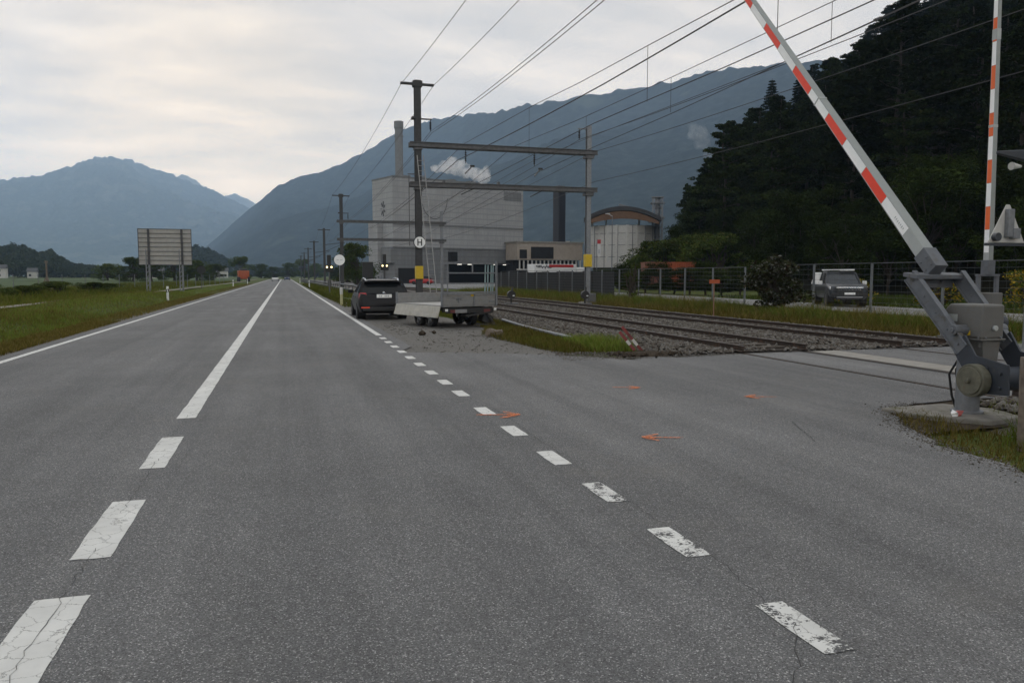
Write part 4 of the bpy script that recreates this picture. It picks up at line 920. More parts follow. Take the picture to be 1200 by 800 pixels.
# ------------------------------------------------------------------ vehicles
def wheel(parent, c, rad, wd, side):
    w_ = empty('wheel', c); w_.parent = parent
    m = MB(); prof = [(-wd / 2, rad * .66), (-wd / 2, rad * .93), (-wd * .36, rad), (wd * .36, rad), (wd / 2, rad * .93), (wd / 2, rad * .66)]
    m.loft([[(p[0], math.cos(a) * p[1], math.sin(a) * p[1]) for p in prof] for a in np.linspace(0, 6.2832, 29)], close=True, caps=False); m.build('tyre', M['rubber'], w_, smooth=False)
    m = MB(); m.cyl((-wd * .42, 0, 0), (wd * .42, 0, 0), rad * .2, n=12)
    m.cyl((side * wd * .2, 0, 0), (side * wd * .24, 0, 0), rad * .66, n=24)
    for k in range(5):
        a = k * 1.2566; m.bar((side * wd * .4, math.cos(a) * rad * .1, math.sin(a) * rad * .1), (side * wd * .36, math.cos(a) * rad * .66, math.sin(a) * rad * .66), rad * .2, .03, upv=(1, 0, 0))
    m.build('rim', M['rim'], w_)
LV = [(0, .80), (.1, .93), (.4, 1.0), (.75, .995), (.93, .955), (1, .90)]
def body_rings(st, hw):
    out = []
    for (y, z0, z1, s) in st:
        h = [(x * hw * s, z0 + (z1 - z0) * f) for f, x in LV]
        out.append([(x, y, z) for x, z in h] + [(-x, y, z) for x, z in h[::-1]])
    return out
C_ = empty('estate_car', (3.44, 28.0, -.02), R(-1), 'black estate car with silver roof rails parked on the gravel in front of the trailer', 'car')
MB().loft(body_rings([(.0, .36, .62, .84), (.04, .30, .70, .93), (.10, .27, .93, .965), (.2, .23, 1.0, .985), (.6, .21, .99, 1), (1.6, .2, .97, 1), (2.8, .2, .96, 1), (3.3, .2, .95, 1), (3.9, .2, .88, .98), (4.35, .22, .79, .92), (4.6, .3, .68, .8)], .905)).build('body', M['carblack'], C_, smooth=True).modifiers.new('e', 'EDGE_SPLIT').split_angle = R(40)
m = MB().hexa([(-.82, .14, .95), (.82, .14, .95), (.80, 3.35, .93), (-.80, 3.35, .93), (-.62, .46, 1.40), (.62, .46, 1.40), (.60, 2.45, 1.42), (-.60, 2.45, 1.42)]); m.build('windows', M['carglass'], C_)
m = MB(); m.loft([[(-.66, y, z - .03), (-.6, y, z + .02), (-.3, y, z + .055), (.3, y, z + .055), (.6, y, z + .02), (.66, y, z - .03)] for y, z in ((.3, 1.385), (.45, 1.405), (1.2, 1.43), (2.0, 1.425), (2.5, 1.395))]); m.build('roof', M['carblack'], C_, smooth=True)
for s in (-1, 1):
    for p0_, p1_, w0_, w1_, uu in (((s * .80, .2, .96), (s * .615, .5, 1.42), .07, .20, (0, 1, .6)), ((s * .83, 1.25, .96), (s * .63, 1.2, 1.42), .03, .07, (0, 1, 0)), ((s * .83, 2.2, .96), (s * .62, 2.05, 1.42), .03, .08, (0, 1, 0)), ((s * .805, 3.38, .93), (s * .6, 2.45, 1.42), .06, .07, (0, 1, .6))):
        MB().bar(p0_, p1_, w0_, w1_, upv=uu).build('pillar', M['carblack'], C_, bevel=.01)
for s in (-1, 1):
    m = MB().tube([(s * .59, .55, 1.41), (s * .6, .68, 1.49), (s * .6, 1.6, 1.515), (s * .59, 2.25, 1.48), (s * .58, 2.35, 1.43)], .022, 8); m.build('roof_rail', M['chrome'], C_)
    m = MB().hexa([(s * .60, .075, .76), (s * .885, .15, .76), (s * .9, .45, .80), (s * .6, .2, .8), (s * .62, .10, .99), (s * .85, .17, .99), (s * .87, .42, .97), (s * .62, .2, .97)]); m.build('tail_light', M['taillight'], C_, bevel=.01)
    m = MB().box((s * .66, -.012, .46), (.3, .03, .045)); m.build('reflector', M['reflectorlit'] if s < 0 else M['taillight'], C_)
    m = MB().box((s * .99, 3.0, 1.0), (.2, .12, .14)); m.bar((s * .84, 3.0, .96), (s * .93, 3.0, .97), .05); m.build('mirror', M['carblack'], C_, bevel=.03)
    m = MB()
    for yy in (1.5, 2.55): m.box((s * .903, yy, .82), (.03, .2, .03))
    m.build('door_handle', M['carblack'], C_, bevel=.006)
    for yy in (.95, 3.62):
        MB().cyl((s * .60, yy, .34), (s * .908, yy, .34), .375, n=28).build('wheel_arch', M['black'], C_); wheel(C_, (s * .81, yy, .315), .32, .215, s)
MB().box((.02, .05, .87), (.54, .025, .125)).build('number_plate', M['plate'], C_, bevel=.004)
m = MB()
for k, x in enumerate((-.16, -.1, .03, .09, .15)): m.box((x + .02, .035, .87), (.035, .004, .06))
m.build('plate_print', M['mark'], C_)
MB().cyl((0, .03, 1.0), (0, .09, 1.0), .042, n=18).build('badge', M['chrome'], C_)
MB().bar((-.05, .2, 1.0), (.3, .24, 1.06), .02).build('wiper', M['black'], C_)
MB().box((0, .02, .4), (1.5, .08, .16)).build('bumper_trim', M['black'], C_, bevel=.03)
MB().box((0, .33, 1.43), (1.1, .22, .03), Matrix.Rotation(R(4), 3, 'X')).build('roof_spoiler', M['carblack'], C_, bevel=.012)
MB().cyl((0, .9, 1.46), (0, .8, 1.62), .006, n=6).build('antenna', M['black'], C_)

# trailer
Tt = empty('flatbed_trailer', (5.49, 23.26, -.02), R(18), 'grey aluminium flatbed trailer with a dropped side board behind the black car', 'trailer')
MB().box((0, 1.55, .68), (1.96, 3.1, .05)).build('bed', M['alu'], Tt)
m = MB().box((-.5, 1.55, .58), (.08, 3.0, .14)).box((.5, 1.55, .58), (.08, 3.0, .14)).box((0, .1, .56), (1.8, .08, .14)).box((0, 1.3, .56), (1.8, .08, .12)).box((0, 2.9, .56), (1.8, .08, .14)).bar((-.5, 3.1, .55), (-.3, 4.6, .5), .08, .1).bar((.5, 3.1, .55), (-.25, 4.6, .5), .08, .1)
m.build('chassis', M['trailerdark'], Tt, bevel=.005)
def board(name, c, dx, dy, h, mat, rot=None):
    m = MB(); L = max(dx, dy); m.box(c, (dx, dy, h), rot)
    for q in (-.36, -.0, .36):
        o = Vector((0, 0, h * q)); o = rot @ o if rot is not None else o
        m.box(Vector(c) + o, (dx + (.012 if dx < dy else 0), dy + (.012 if dy < dx else 0), .02), rot)
    return m.build(name, mat, Tt, bevel=.003)
board('side_board', (.98, 1.55, .87), .03, 3.08, .33, M['alu'])
board('side_board', (-1.045, 1.55, .50), .03, 3.0, .36, M['alubright'], Matrix.Rotation(R(17), 3, 'Y'))['label'] = 'dropped side board hanging outwards'
board('front_board', (0, 3.08, .87), 1.94, .03, .33, M['alu'])
board('tailgate', (-.40, .0, .86), 1.1, .03, .33, M['alu']); board('tailgate', (.58, .0, .86), .78, .03, .33, M['alu'])
MB().box((.12, -.03, 1.0), (.14, .006, .06)).build('warning_sticker', M['yellowbox'], Tt)
m = MB()
for x in (-.97, .975): m.box((x, -.01, .86), (.06, .06, .4))
m.box((.17, -.01, .86), (.05, .05, .38)); m.box((-.97, 3.08, .86), (.06, .06, .4))
for x in (-.45, -.38, -.31): m.box((x, -.03, .88), (.03, .03, .03))
m.bar((-.6, -.03, .93), (-.22, -.03, .93), .025); m.bar((-.4, -.03, .93), (-.4, -.03, .78), .03); m.bar((.72, -.03, .8), (.95, -.03, .8), .03)
m.build('corner_post', M['steel'], Tt)
m = MB()
for x, zt in ((-.98, 2.1), (.98, 2.05)): m.box((x, -.04, (.7 + zt) / 2), (.06, .05, zt - .7))
for z in (1.98, 1.69, 1.37, 1.1): m.box((0, -.04, z), (1.9, .035, .04))
m.box((-.78, -.02, 1.5), (.03, .03, 1.0)); m.box((.1, -.04, 1.84), (.035, .03, .3)); m.box((0, -.04, 1.05), (1.92, .05, .035))
m.build('ladder_frame', M['steel'], Tt)
m = MB()
for x in (.62, .72, .84, .91): m.bar((x, .08, .75), (x - .02, .0, 1.95), .035, .02, upv=(0, 1, 0))
m.build('upright_bar', M['teal'], Tt)
m = MB().box((0, -.05, .52), (1.7, .06, .12)).box((.3, .05, .42), (1.0, .3, .06), Matrix.Rotation(R(-6), 3, 'Y')); m.build('light_bar', M['trailerdark'], Tt, bevel=.005)
for x, mt in ((-.86, 'white'), (.9, 'white')): MB().box((x, -.09, .56), (.09, .02, .07)).build('reflector', M[mt], Tt)
for x in (-.6, .6): MB().box((x, -.085, .52), (.24, .02, .09)).build('tail_light', simple('dusty lamp', (.12, .03, .03), .5), Tt)
MB().box((-.35, -.09, .52), (.42, .012, .11)).build('number_plate', simple('dusty plate', (.2, .2, .2), .6), Tt)
for yy in (1.1, 1.85):
    for s in (-1, 1): wheel(Tt, (s * .72, yy, .29), .29, .2, s)
MB().box((-.72, 1.48, .62), (.24, 1.55, .02)).build('mudguard', M['trailerdark'], Tt); MB().box((.72, 1.48, .62), (.24, 1.55, .02)).build('mudguard', M['trailerdark'], Tt)
m = MB().tube([(.55, .15, .5), (.75, .05, .32), (.9, .0, .1), (.82, -.1, .02)], .05, 8).box((.72, .2, .25), (.36, .3, .28), Matrix.Rotation(R(25), 3, 'Y')).bar((.3, .1, .1), (.95, -.1, .04), .06); m.build('bent_axle', M['trailerdark'], Tt)

# pickup beyond the fence
Pk = empty('pickup_truck', (27.0, 32.0, .012), R(152), 'grey pickup with a white canopy and roof rack behind the mesh fence', 'pickup')
MB().loft(body_rings([(0, .45, .98, .84), (-.08, .42, 1.05, .93), (-.3, .4, 1.12, .98), (-1.2, .38, 1.16, 1), (-1.5, .36, 1.15, 1), (-3.2, .36, 1.12, 1), (-3.25, .36, 1.12, 1), (-5.2, .42, 1.12, 1), (-5.3, .5, 1.08, .98)], .94)).build('body', M['truckgrey'], Pk, smooth=True).modifiers.new('e', 'EDGE_SPLIT').split_angle = R(35)
MB().hexa([(-.86, -1.45, 1.1), (-.86, -3.3, 1.1), (.86, -3.3, 1.1), (.86, -1.45, 1.1), (-.68, -2.15, 1.70), (-.70, -3.2, 1.72), (.70, -3.2, 1.72), (.68, -2.15, 1.70)]).build('windows', simple('sky grey glass', (.03, .033, .037), .12, spec=.8), Pk)
MB().hexa([(-.72, -2.1, 1.69), (-.73, -3.3, 1.7), (.73, -3.3, 1.7), (.72, -2.1, 1.69), (-.66, -2.2, 1.78), (-.66, -3.25, 1.78), (.66, -3.25, 1.78), (.66, -2.2, 1.78)]).build('roof', M['truckgrey'], Pk, bevel=.02)
for s in (-1, 1):
    for p0_, p1_, w0_, w1_, uu in (((s * .86, -1.42, 1.1), (s * .69, -2.15, 1.74), .07, .06, (0, 1, .6)), ((s * .87, -2.4, 1.1), (s * .71, -2.5, 1.74), .04, .08, (0, 1, 0)), ((s * .87, -3.25, 1.1), (s * .71, -3.25, 1.74), .05, .1, (0, 1, 0))):
        MB().bar(p0_, p1_, w0_, w1_, upv=uu).build('pillar', M['truckgrey'], Pk, bevel=.01)
MB().hexa([(-.93, -3.3, 1.1), (-.93, -5.28, 1.1), (.93, -5.28, 1.1), (.93, -3.3, 1.1), (-.78, -3.3, 1.74), (-.78, -5.2, 1.74), (.78, -5.2, 1.74), (.78, -3.3, 1.74)]).build('canopy', M['white'], Pk, bevel=.03)
m = MB()
for s in (-1, 1): m.box((s * .6, -2.9, 1.86), (.05, 1.7, .05))
for y in (-2.2, -2.9, -3.6): m.box((0, y, 1.88), (1.35, .06, .05))
m.box((-.3, -2.15, 1.86), (.7, .1, .06)); m.build('roof_rack', M['white'], Pk)
MB().box((0, -.01, .84), (1.24, .12, .3)).build('grille', M['black'], Pk, bevel=.02)
MB().box((0, .03, .975), (1.26, .07, .075)).box((0, .035, .87), (1.1, .03, .03)).build('grille_trim', M['chrome'], Pk, bevel=.008)
for s in (-1, 1):
    MB().hexa([(s * .6, .0, .86), (s * .9, -.16, .88), (s * .93, -.4, .92), (s * .6, -.3, .9), (s * .6, -.0, 1.0), (s * .88, -.16, 1.02), (s * .92, -.42, 1.03), (s * .6, -.3, 1.02)]).build('headlight', M['chrome'], Pk, bevel=.01)
    MB().box((s * 1.08, -1.75, 1.2), (.22, .12, .19)).build('mirror', M['white'], Pk, bevel=.03)
    MB().cyl((s * .7, -.05, .58), (s * .7, .02, .58), .06, n=14).build('fog_light', M['rim'], Pk)
    for yy in (-.95, -4.15):
        MB().cyl((s * .6, yy, .44), (s * .945, yy, .44), .46, n=26).build('wheel_arch', M['black'], Pk); wheel(Pk, (s * .82, yy, .385), .39, .26, s)
MB().box((0, .03, .62), (1.7, .1, .16)).box((0, .05, .42), (1.3, .08, .12)).build('bumper', M['black'], Pk, bevel=.03)
MB().box((0, .05, .5), (1.2, .1, .05)).build('skid_plate', M['rim'], Pk, bevel=.01)
MB().box((.0, .092, .68), (.5, .015, .11)).build('number_plate', M['plate'], Pk)
MB().box((0, -.75, 1.135), (.5, .5, .05)).build('bonnet_scoop', M['truckgrey'], Pk, bevel=.03)

# far traffic and machine
def small_car(name, loc, rz, mat, label, cat):
    e = empty(name, loc, rz, label, cat)
    MB().loft(body_rings([(0, .3, .75, .88), (.2, .22, .9, .97), (1, .2, .95, 1), (3.2, .2, .93, 1), (4.1, .25, .75, .85)], .88)).build('body', mat, e, smooth=True)
    MB().hexa([(-.8, .3, .9), (.8, .3, .9), (.78, 3.2, .9), (-.78, 3.2, .9), (-.6, .9, 1.42), (.6, .9, 1.42), (.6, 2.4, 1.42), (-.6, 2.4, 1.42)]).build('windows', M['carglass'], e)
    for s in (-1, 1):
        MB().box((s * .6, -.01, .66), (.3, .06, .14)).build('headlight', M['white'], e)
        for yy in (.75, 3.3): MB().cyl((s * .7, yy, .3), (s * .9, yy, .3), .3, n=16).build('wheel', M['rubber'], e)
    return e
small_car('oncoming_car', (-2.4, 222, 0), 0, M['white'], 'tiny white car coming along the road at its far end', 'car')
small_car('oncoming_car', (.9, 268, 0), 0, simple('dark blue paint', (.02, .04, .12), .3), 'tiny dark blue vehicle behind the white one at the road end', 'car')
small_car('parked_car', (24.8, 132, .016), R(70), M['red'], 'red car parked by the factory, seen between the mast and the trailer frame', 'car')
Om = empty('orange_machine', (-9.4, 196, .05), R(10), 'orange farm machine standing on the path left of the road end', 'farm machine')
MB().box((0, 0, 1.9), (2.4, 2.6, 1.5)).box((0, 0, .9), (1.6, 3, .5)).build('hopper', M['orangepaint'], Om, bevel=.08)
MB().box((0, .2, 2.85), (1.7, 1.6, .5)).build('cab', M['black'], Om, bevel=.08)
for s in (-1, 1):
    for yy in (-1.1, 1.2): MB().cyl((s * .9, yy, .55), (s * 1.3, yy, .55), .55, n=18).build('wheel', M['rubber'], Om)
# ------------------------------------------------------------------ delineators and railing
def delin(x, y, z, label):
    e = empty('delineator_post', (x, y, z), 0, label, 'delineator', 'white delineator posts along the road')
    MB().prism([(-.07, -.05), (.07, -.05), (.06, .05), (-.06, .05)], 'z', -.1, .98).build('post', M['white'], e, bevel=.012)
    MB().hexa([(-.073, -.054, .58), (.073, -.054, .62), (.063, .054, .62), (-.063, .054, .58), (-.073, -.054, .78), (.073, -.054, .82), (.063, .054, .82), (-.063, .054, .78)]).build('black_band', M['black'], e)
    MB().box((0, -.058, .69), (.05, .008, .12)).build('reflector', M['reflwhite'], e)
delin(-7.14, 53.2, -.08, 'nearest white delineator post with black band, right of the big sign'); delin(-7.2, 120, -.08, 'white delineator post before the orange machine'); delin(-6.6, 152, -.08, 'white delineator post right of the orange machine, beside the road')
delin(3.2, 107, -.08, 'white delineator post at the right road edge left of the railing'); delin(3.1, 165, -.08, 'farthest white delineator post at the right road edge')
e = empty('marker_post', (2.95, 42.6, -.05), 0, 'yellowish plastic post with a grey cap left of the black car', 'post'); MB().cyl((0, 0, 0), (0, 0, .62), .075, n=14).build('post', simple('yellowed plastic', (.42, .4, .22), .6), e); MB().cyl((0, 0, .62), (0, 0, .95), .085, .08, n=14).cyl((0, 0, .95), (0, 0, 1.0), .08, .04, n=14).build('cap', M['offwhite'], e)
e = empty('pipe_railing', (0, 0, 0), 0, 'long low grey pipe railing beside the road beyond the black car', 'railing')
rl = [(5.5, 52), (5.3, 66), (5.0, 90), (4.7, 120), (4.4, 160), (4.2, 210)]
def rlx(y): return float(np.interp(y, [p[1] for p in rl], [p[0] for p in rl]))
for z in (.78, .42): m = MB(); m.tube([(x, y, z) for x, y in rl], .04, 8); m.build('rail', M['steel'], e)
for y in range(52, 211, 3): MB().cyl((rlx(y), y, -.1), (rlx(y), y, .78), .045, n=8).build('post', M['beamsteel'], e)

# ------------------------------------------------------------------ big sign from behind, tripod, round sign
e = empty('road_sign', (-11.45, 84.8, -.3), 0, 'large rectangular road sign seen from its ribbed grey back on two truss posts', 'road sign')
m = MB()
for k in range(8): m.box((0, 0, 2.95 + .4475 * k + .22), (4.95, .035, .44))
m.build('panel', M['signback'], e)
m = MB()
for k in range(9): m.box((0, -.05, 2.95 + .4475 * k), (4.97, .05, .045))
for x in (-2.47, 2.47): m.box((x, -.04, 4.74), (.05, .07, 3.6))
m.build('rib', M['signrib'], e)
for x in (-1.52, 1.57):
    m = MB().box((x, -.1, 3.3), (.17, .1, 6.5)); m.box((x, -.1, 4.75), (.2, .12, 3.6), mi=1); m.bar((x - .25, -.45, 0), (x - .22, -.5, 4.5), .09)
    for z in np.arange(.3, 2.9, .45): m.bar((x - .24, -.46, z), (x, -.12, z + .3), .05)
    m.build('post', [M['steel'], M['signrib']], e)
e = empty('round_sign', (-9.6, 100, -.1), 0, 'dark back of a round sign beside the right post of the big sign', 'road sign')
MB().cyl((0, 0, 2.35), (0, .03, 2.35), .5, n=28).build('disc', M['black'], e); MB().cyl((0, .06, 0), (0, .06, 2.8), .04, n=8).build('post', M['beamsteel'], e)
e = empty('tripod_mast', (-19.6, 75.0, -.2), 0, 'wooden mast braced by two slanting struts in the meadow left of the road', 'mast')
MB().cyl((0, 0, 0), (0, 0, 3.0), .07, n=10).box((0, 0, 2.95), (.2, .2, .18)).build('pole', M['wood'], e)
for x in (-.85, .6): MB().bar((x, -.1, 0), (0, 0, 1.7), .09).build('strut', M['wood'], e)
e = empty('meadow_fence', (0, 0, 0), 0, 'row of thin grey posts with wire across the meadow behind the big sign', 'fence')
fx = [(-26, 88), (-20, 92), (-16, 98), (-12.5, 108), (-11, 125), (-10.6, 150)]
for i in range(17):
    y_ = np.interp(i, np.linspace(0, 16, 6), [p[1] for p in fx]); x_ = np.interp(i, np.linspace(0, 16, 6), [p[0] for p in fx]); MB().cyl((x_, y_, -.2), (x_, y_, 1.7), .04, n=6).build('post', M['fencepost'], e)
for z in (.5, 1.0, 1.5): m = MB(); m.tube([(x, y, z) for x, y in fx], .01, 4); m.build('wire', M['wire'], e)
def house(x, y, wd, dp, h, rz, label):
    e = empty('house', (x, y, 0), rz, label, 'house')
    MB().box((0, 0, h / 2), (wd, dp, h)).build('wall', M['offwhite'], e)
    MB().prism([(-dp / 2 - .5, h), (dp / 2 + .5, h), (0, h + dp * .28)], 'x', -wd / 2 - .4, wd / 2 + .4).build('roof', M['roofdark'], e)
    for zz in np.arange(1.6, h - .6, 2.7):
        for k in range(int(wd / 2.6)): MB().box((-wd / 2 + 1.4 + k * 2.6, -dp / 2 - .02, zz), (1.2, .06, 1.3)).build('window', M['darkopen'], e)
for az, D, wd, h, lb in ((-17.15, 520, 7, 5.4, 'white house at the far left edge below the wooded hill'), (-15.4, 530, 4.5, 3.6, 'small white house right of the bigger one below the wooded hill'), (-8.2, 480, 6, 4, 'low white house across the plain, left of the big sign'), (-4.2, 520, 8, 4, 'pale house across the plain right of the big sign')):
    x, y = azp(az, D); house(x, y, wd, 8, h, R(-az * .5), lb)
# ------------------------------------------------------------------ catenary gantries, masts, wires
def hsec(m, x, y, z0, z1, w_, dp, mi=0):
    t = .035
    m.box((x, y, (z0 + z1) / 2), (t, dp - 2 * t, z1 - z0), mi=mi); m.box((x, y - dp / 2 + t / 2, (z0 + z1) / 2), (w_, t, z1 - z0), mi=mi); m.box((x, y + dp / 2 - t / 2, (z0 + z1) / 2), (w_, t, z1 - z0), mi=mi)
def insul(parent, p, L=.6, ang=(0, 0, -1)):
    m = MB(); a = Vector(p); d_ = Vector(ang).normalized(); m.cyl(a, a + d_ * L, .02, n=6)
    for k in range(5): c = a + d_ * L * (.2 + .14 * k); m.cyl(c, c + d_ * .05, .065, .04, n=10)
    return m.build('insulator', M['black'], parent)
def gantry(loc, hts, label, det=True):
    e = empty('catenary_gantry', loc, 0, label, 'catenary gantry')
    zt, zb, zu, zl, xl, zr = hts
    m = MB(); hsec(m, 0, 0, -.1, zt, .34, .36); m.build('mast', M['mastdark'], e)
    m = MB(); hsec(m, xl, 0, -.15, zr, .26, .28); m.build('mast', M['steel'], e)
    m = MB().hexa([(-.9, -.12, zt - .22), (.9, -.12, zt - .24), (.9, .12, zt - .24), (-.9, .12, zt - .22), (-.9, -.1, zt - .12), (.9, -.1, zt - .14), (.9, .1, zt - .14), (-.9, .1, zt - .12)]).box((0, 0, zt - .18), (.5, .42, .3)); m.build('cross_arm', M['mastdark'], e)
    for z in (zu, zl):
        m = MB()
        for yy in (-.21, .21): m.box((xl / 2, yy, z), (xl + .95, .04, .26)); m.box((xl / 2, yy + (.04 if yy > 0 else -.04), z + .115), (xl + .95, .09, .03)); m.box((xl / 2, yy + (.04 if yy > 0 else -.04), z - .115), (xl + .95, .09, .03))
        for x in np.arange(-.3, xl + .4, 1.5): m.box((x, 0, z), (.06, .38, .2))
        m.box((xl, 0, z - .25), (.5, .5, .16)); m.box((0, 0, z - .22), (.44, .5, .12))
        m.build('beam', M['beamsteel'], e)
    m = MB().box((.32, 0, zt - 2.0), (.9, .07, .07)).box((-.18, 0, zt - 1.98), (.3, .4, .12)); m.build('bracket', M['mastdark'], e); insul(e, (.7, 0, zt - 2.03))
    if det:
        m = MB().box((xl - .3, 0, zr - .18), (.7, .06, .06)); m.build('bracket', M['steel'], e); insul(e, (xl - .58, 0, zr - .2))
        m = MB().box((-.32, 0, 7.05), (.5, .05, .05)).cyl((-.5, 0, 7.0), (-.5, 0, 3.2), .02, n=6); m.build('conduit', M['beamsteel'], e)
        for x in (TR[0] - loc[0], TR[1] - loc[0]):
            insul(e, (x, 0, zu - .13), .75)
            m = MB(); a = Vector((x + .4, .1, zu - 1.0)); m.bar(a, a + Vector((-.55, -.6, -.5)), .05); m.box(a, (.24, .1, .1)); m.bar((x + .5, .1, zl - .1), (x - .35, -.4, zl - .5), .045); m.build('registration_arm', M['black'], e)
        m = MB()
        for x in (1.4, 4.5): m.box((x, -.05, zl + .18), (.12, .3, .2))
        m.build('clamp', M['beamsteel'], e)
        m = MB().box((0, -.02, 1.75), (.40, .44, .7)); m.build('yellow_box', M['yellowbox'], e, bevel=.02)
        m = MB().box((xl, -.02, 2.45), (.40, .38, .72)); m.build('yellow_box', M['yellowbox'], e, bevel=.02)
        m = MB().box((xl + .1, -.3, .25), (.5, .4, .6)); m.build('cable_box', M['beamsteel'], e, bevel=.02)
        MB().box((0, 0, -.02), (.8, .8, .16)).build('foundation', M['concrete'], e); MB().box((xl, 0, -.02), (.8, .8, .14)).build('foundation', M['concrete'], e)
    return e
gantry((7.1, 42, 0), (12.0, 0, 8.62, 6.5, 9.92, 10.15), 'nearest catenary gantry of two steel masts and two cross beams over the tracks')
gantry((5.95, 84, 0), (10.15, 0, 7.3, 5.4, 10.8, 8.6), 'second catenary gantry farther along the tracks, behind the round white sign', False)
for k, (y, zt, lb) in enumerate(((126, 9.0, 'catenary mast with a cross arm left of the round white sign'), (170, 8.9, 'fourth catenary mast with a cross arm along the railway'), (214, 8.9, 'fifth catenary mast with a cross arm along the railway'), (258, 8.9, 'sixth catenary mast with a cross arm along the railway'), (310, 9.2, 'farthest catenary mast with a cross arm along the railway'))):
    e = empty('catenary_mast', (6.2 + .05 * k, y, 0), 0, lb, 'catenary mast', 'catenary masts along the railway')
    m = MB(); hsec(m, 0, 0, -.1, zt, .34, .36); m.build('mast', M['mastdark'], e); MB().box((0, 0, zt - .25), (1.9, .2, .14)).build('cross_arm', M['mastdark'], e)
    MB().bar((0, 0, 6.4), (3.2, 0, 6.8), .09).bar((0, 0, 5.3), (3.2, 0, 6.7), .06).build('cantilever', M['mastdark'], e)
def wire(name, pts, r, label, drops=None):
    p = [Vector(q) for q in pts]; P = []
    for a, b in zip(p[:-1], p[1:]):
        L = (b - a).length; k = max(2, int(L / 2.5))
        for i in range(k): t = i / k; q = a.lerp(b, t); q.z -= 4 * t * (1 - t) * (L / 45) ** 2 * wire.sag; P.append(q)
    P.append(p[-1]); e = MB(); e.tube(P, r * .72, 5); o = e.build(name, M['wire']); tag(o, label, 'overhead wire', 'overhead wires of the railway')
    for y, z1 in (drops or []):
        z0 = np.interp(y, [q.y for q in P], [q.z for q in P]); x = np.interp(y, [q.y for q in P], [q.x for q in P]); MB().cyl((x, y, z0), (x, y, z1), .008, n=4).build('dropper', M['wire'], o)
    return o
wire.sag = .55
wire('feeder_wire', [(7.0, -8, 12.3), (6.25, 42, 11.8), (5.08, 84, 10.05), (5.4, 126, 8.75), (5.5, 214, 8.6), (5.6, 310, 8.9)], .017, 'leftmost overhead wire, on the left tip of the mast cross arm')
wire('feeder_wire', [(8.9, -8, 12.2), (7.98, 42, 11.8), (6.82, 84, 10.05), (7.1, 126, 8.75), (7.2, 214, 8.6), (7.3, 310, 8.9)], .017, 'second overhead wire from the left, on the right tip of the mast cross arm')
wire('feeder_wire', [(7.8, -8, 9.1), (7.82, 42, 9.38), (6.65, 84, 7.5), (6.9, 126, 7.0)], .017, 'left wire of the close pair on the mast bracket')
wire('feeder_wire', [(7.95, -8, 9.05), (7.88, 42, 9.3), (6.75, 84, 7.4), (7, 126, 6.9)], .017, 'right wire of the close pair on the mast bracket')
wire.sag = 0
wire('messenger_wire', [(9.9, -8, 8.2), (9.8, 5, 7.75), (9.8, 15.6, 7.73), (9.8, 19.9, 7.92), (9.8, 25, 8.12), (9.75, 30, 8.38), (9.6, 42, 8.76), (9.7, 62, 7.7), (9.75, 84, 7.2), (9.6, 126, 6.9)], .018, 'carrying wire above the nearer track', [(9, 6.3), (14, 6.33), (19.9, 6.4), (30.5, 6.5)])
wire('messenger_wire', [(13.9, -8, 9.0), (13.75, 8, 8.55), (13.73, 17.3, 8.62), (13.6, 25.7, 8.72), (13.2, 34, 8.75), (12.5, 42, 8.78), (13.2, 62, 7.8), (13.73, 84, 7.2), (13.7, 126, 6.9)], .018, 'carrying wire above the farther track', [(17.3, 7.6), (25.7, 7.49), (33, 7.44)])
wire('contact_wire', [(9.8, -8, 6.25), (9.8, 11.3, 6.29), (9.8, 15.7, 6.34), (9.8, 19.8, 6.44), (9.8, 23.8, 6.53), (9.7, 42, 6.3), (9.75, 84, 5.3), (9.6, 126, 5.2)], .018, 'lowest wire above the nearer track')
wire('contact_wire', [(13.73, -8, 7.95), (13.73, 14.8, 7.7), (13.73, 25.7, 7.49), (13.73, 33.1, 7.44), (13.7, 42, 7.3), (13.73, 84, 5.3), (13.7, 126, 5.2)], .018, 'lowest wire above the farther track')
wire('auxiliary_wire', [(13.7, -8, 7.9), (13.72, 14.5, 7.68), (13.72, 19, 7.6), (13.72, 33.1, 7.95), (13.6, 42, 8.0), (13.4, 84, 6.6)], .014, 'thin wire just above the lowest one over the farther track')
wire.sag = .3
wire('auxiliary_wire', [(9.3, -8, 7.5), (9.4, 22, 7.35), (9.3, 42, 7.9), (9.0, 84, 6.6)], .028, 'thick slanting wire left of the raised boom tip')
wire('feeder_wire', [(16.4, -8, 8.6), (16.45, 42, 9.35), (16.3, 84, 8.0)], .02, 'wire on the bracket of the right mast')
wire('feeder_wire', [(17.6, -8, 8.2), (17.35, 42, 8.7), (16.8, 84, 7.3)], .018, 'wire meeting the upper beam at the right mast')
wire('feeder_wire', [(17.6, -8, 6.9), (17.4, 42, 7.0), (16.8, 84, 5.6)], .018, 'lower wire passing the right mast between its beams')
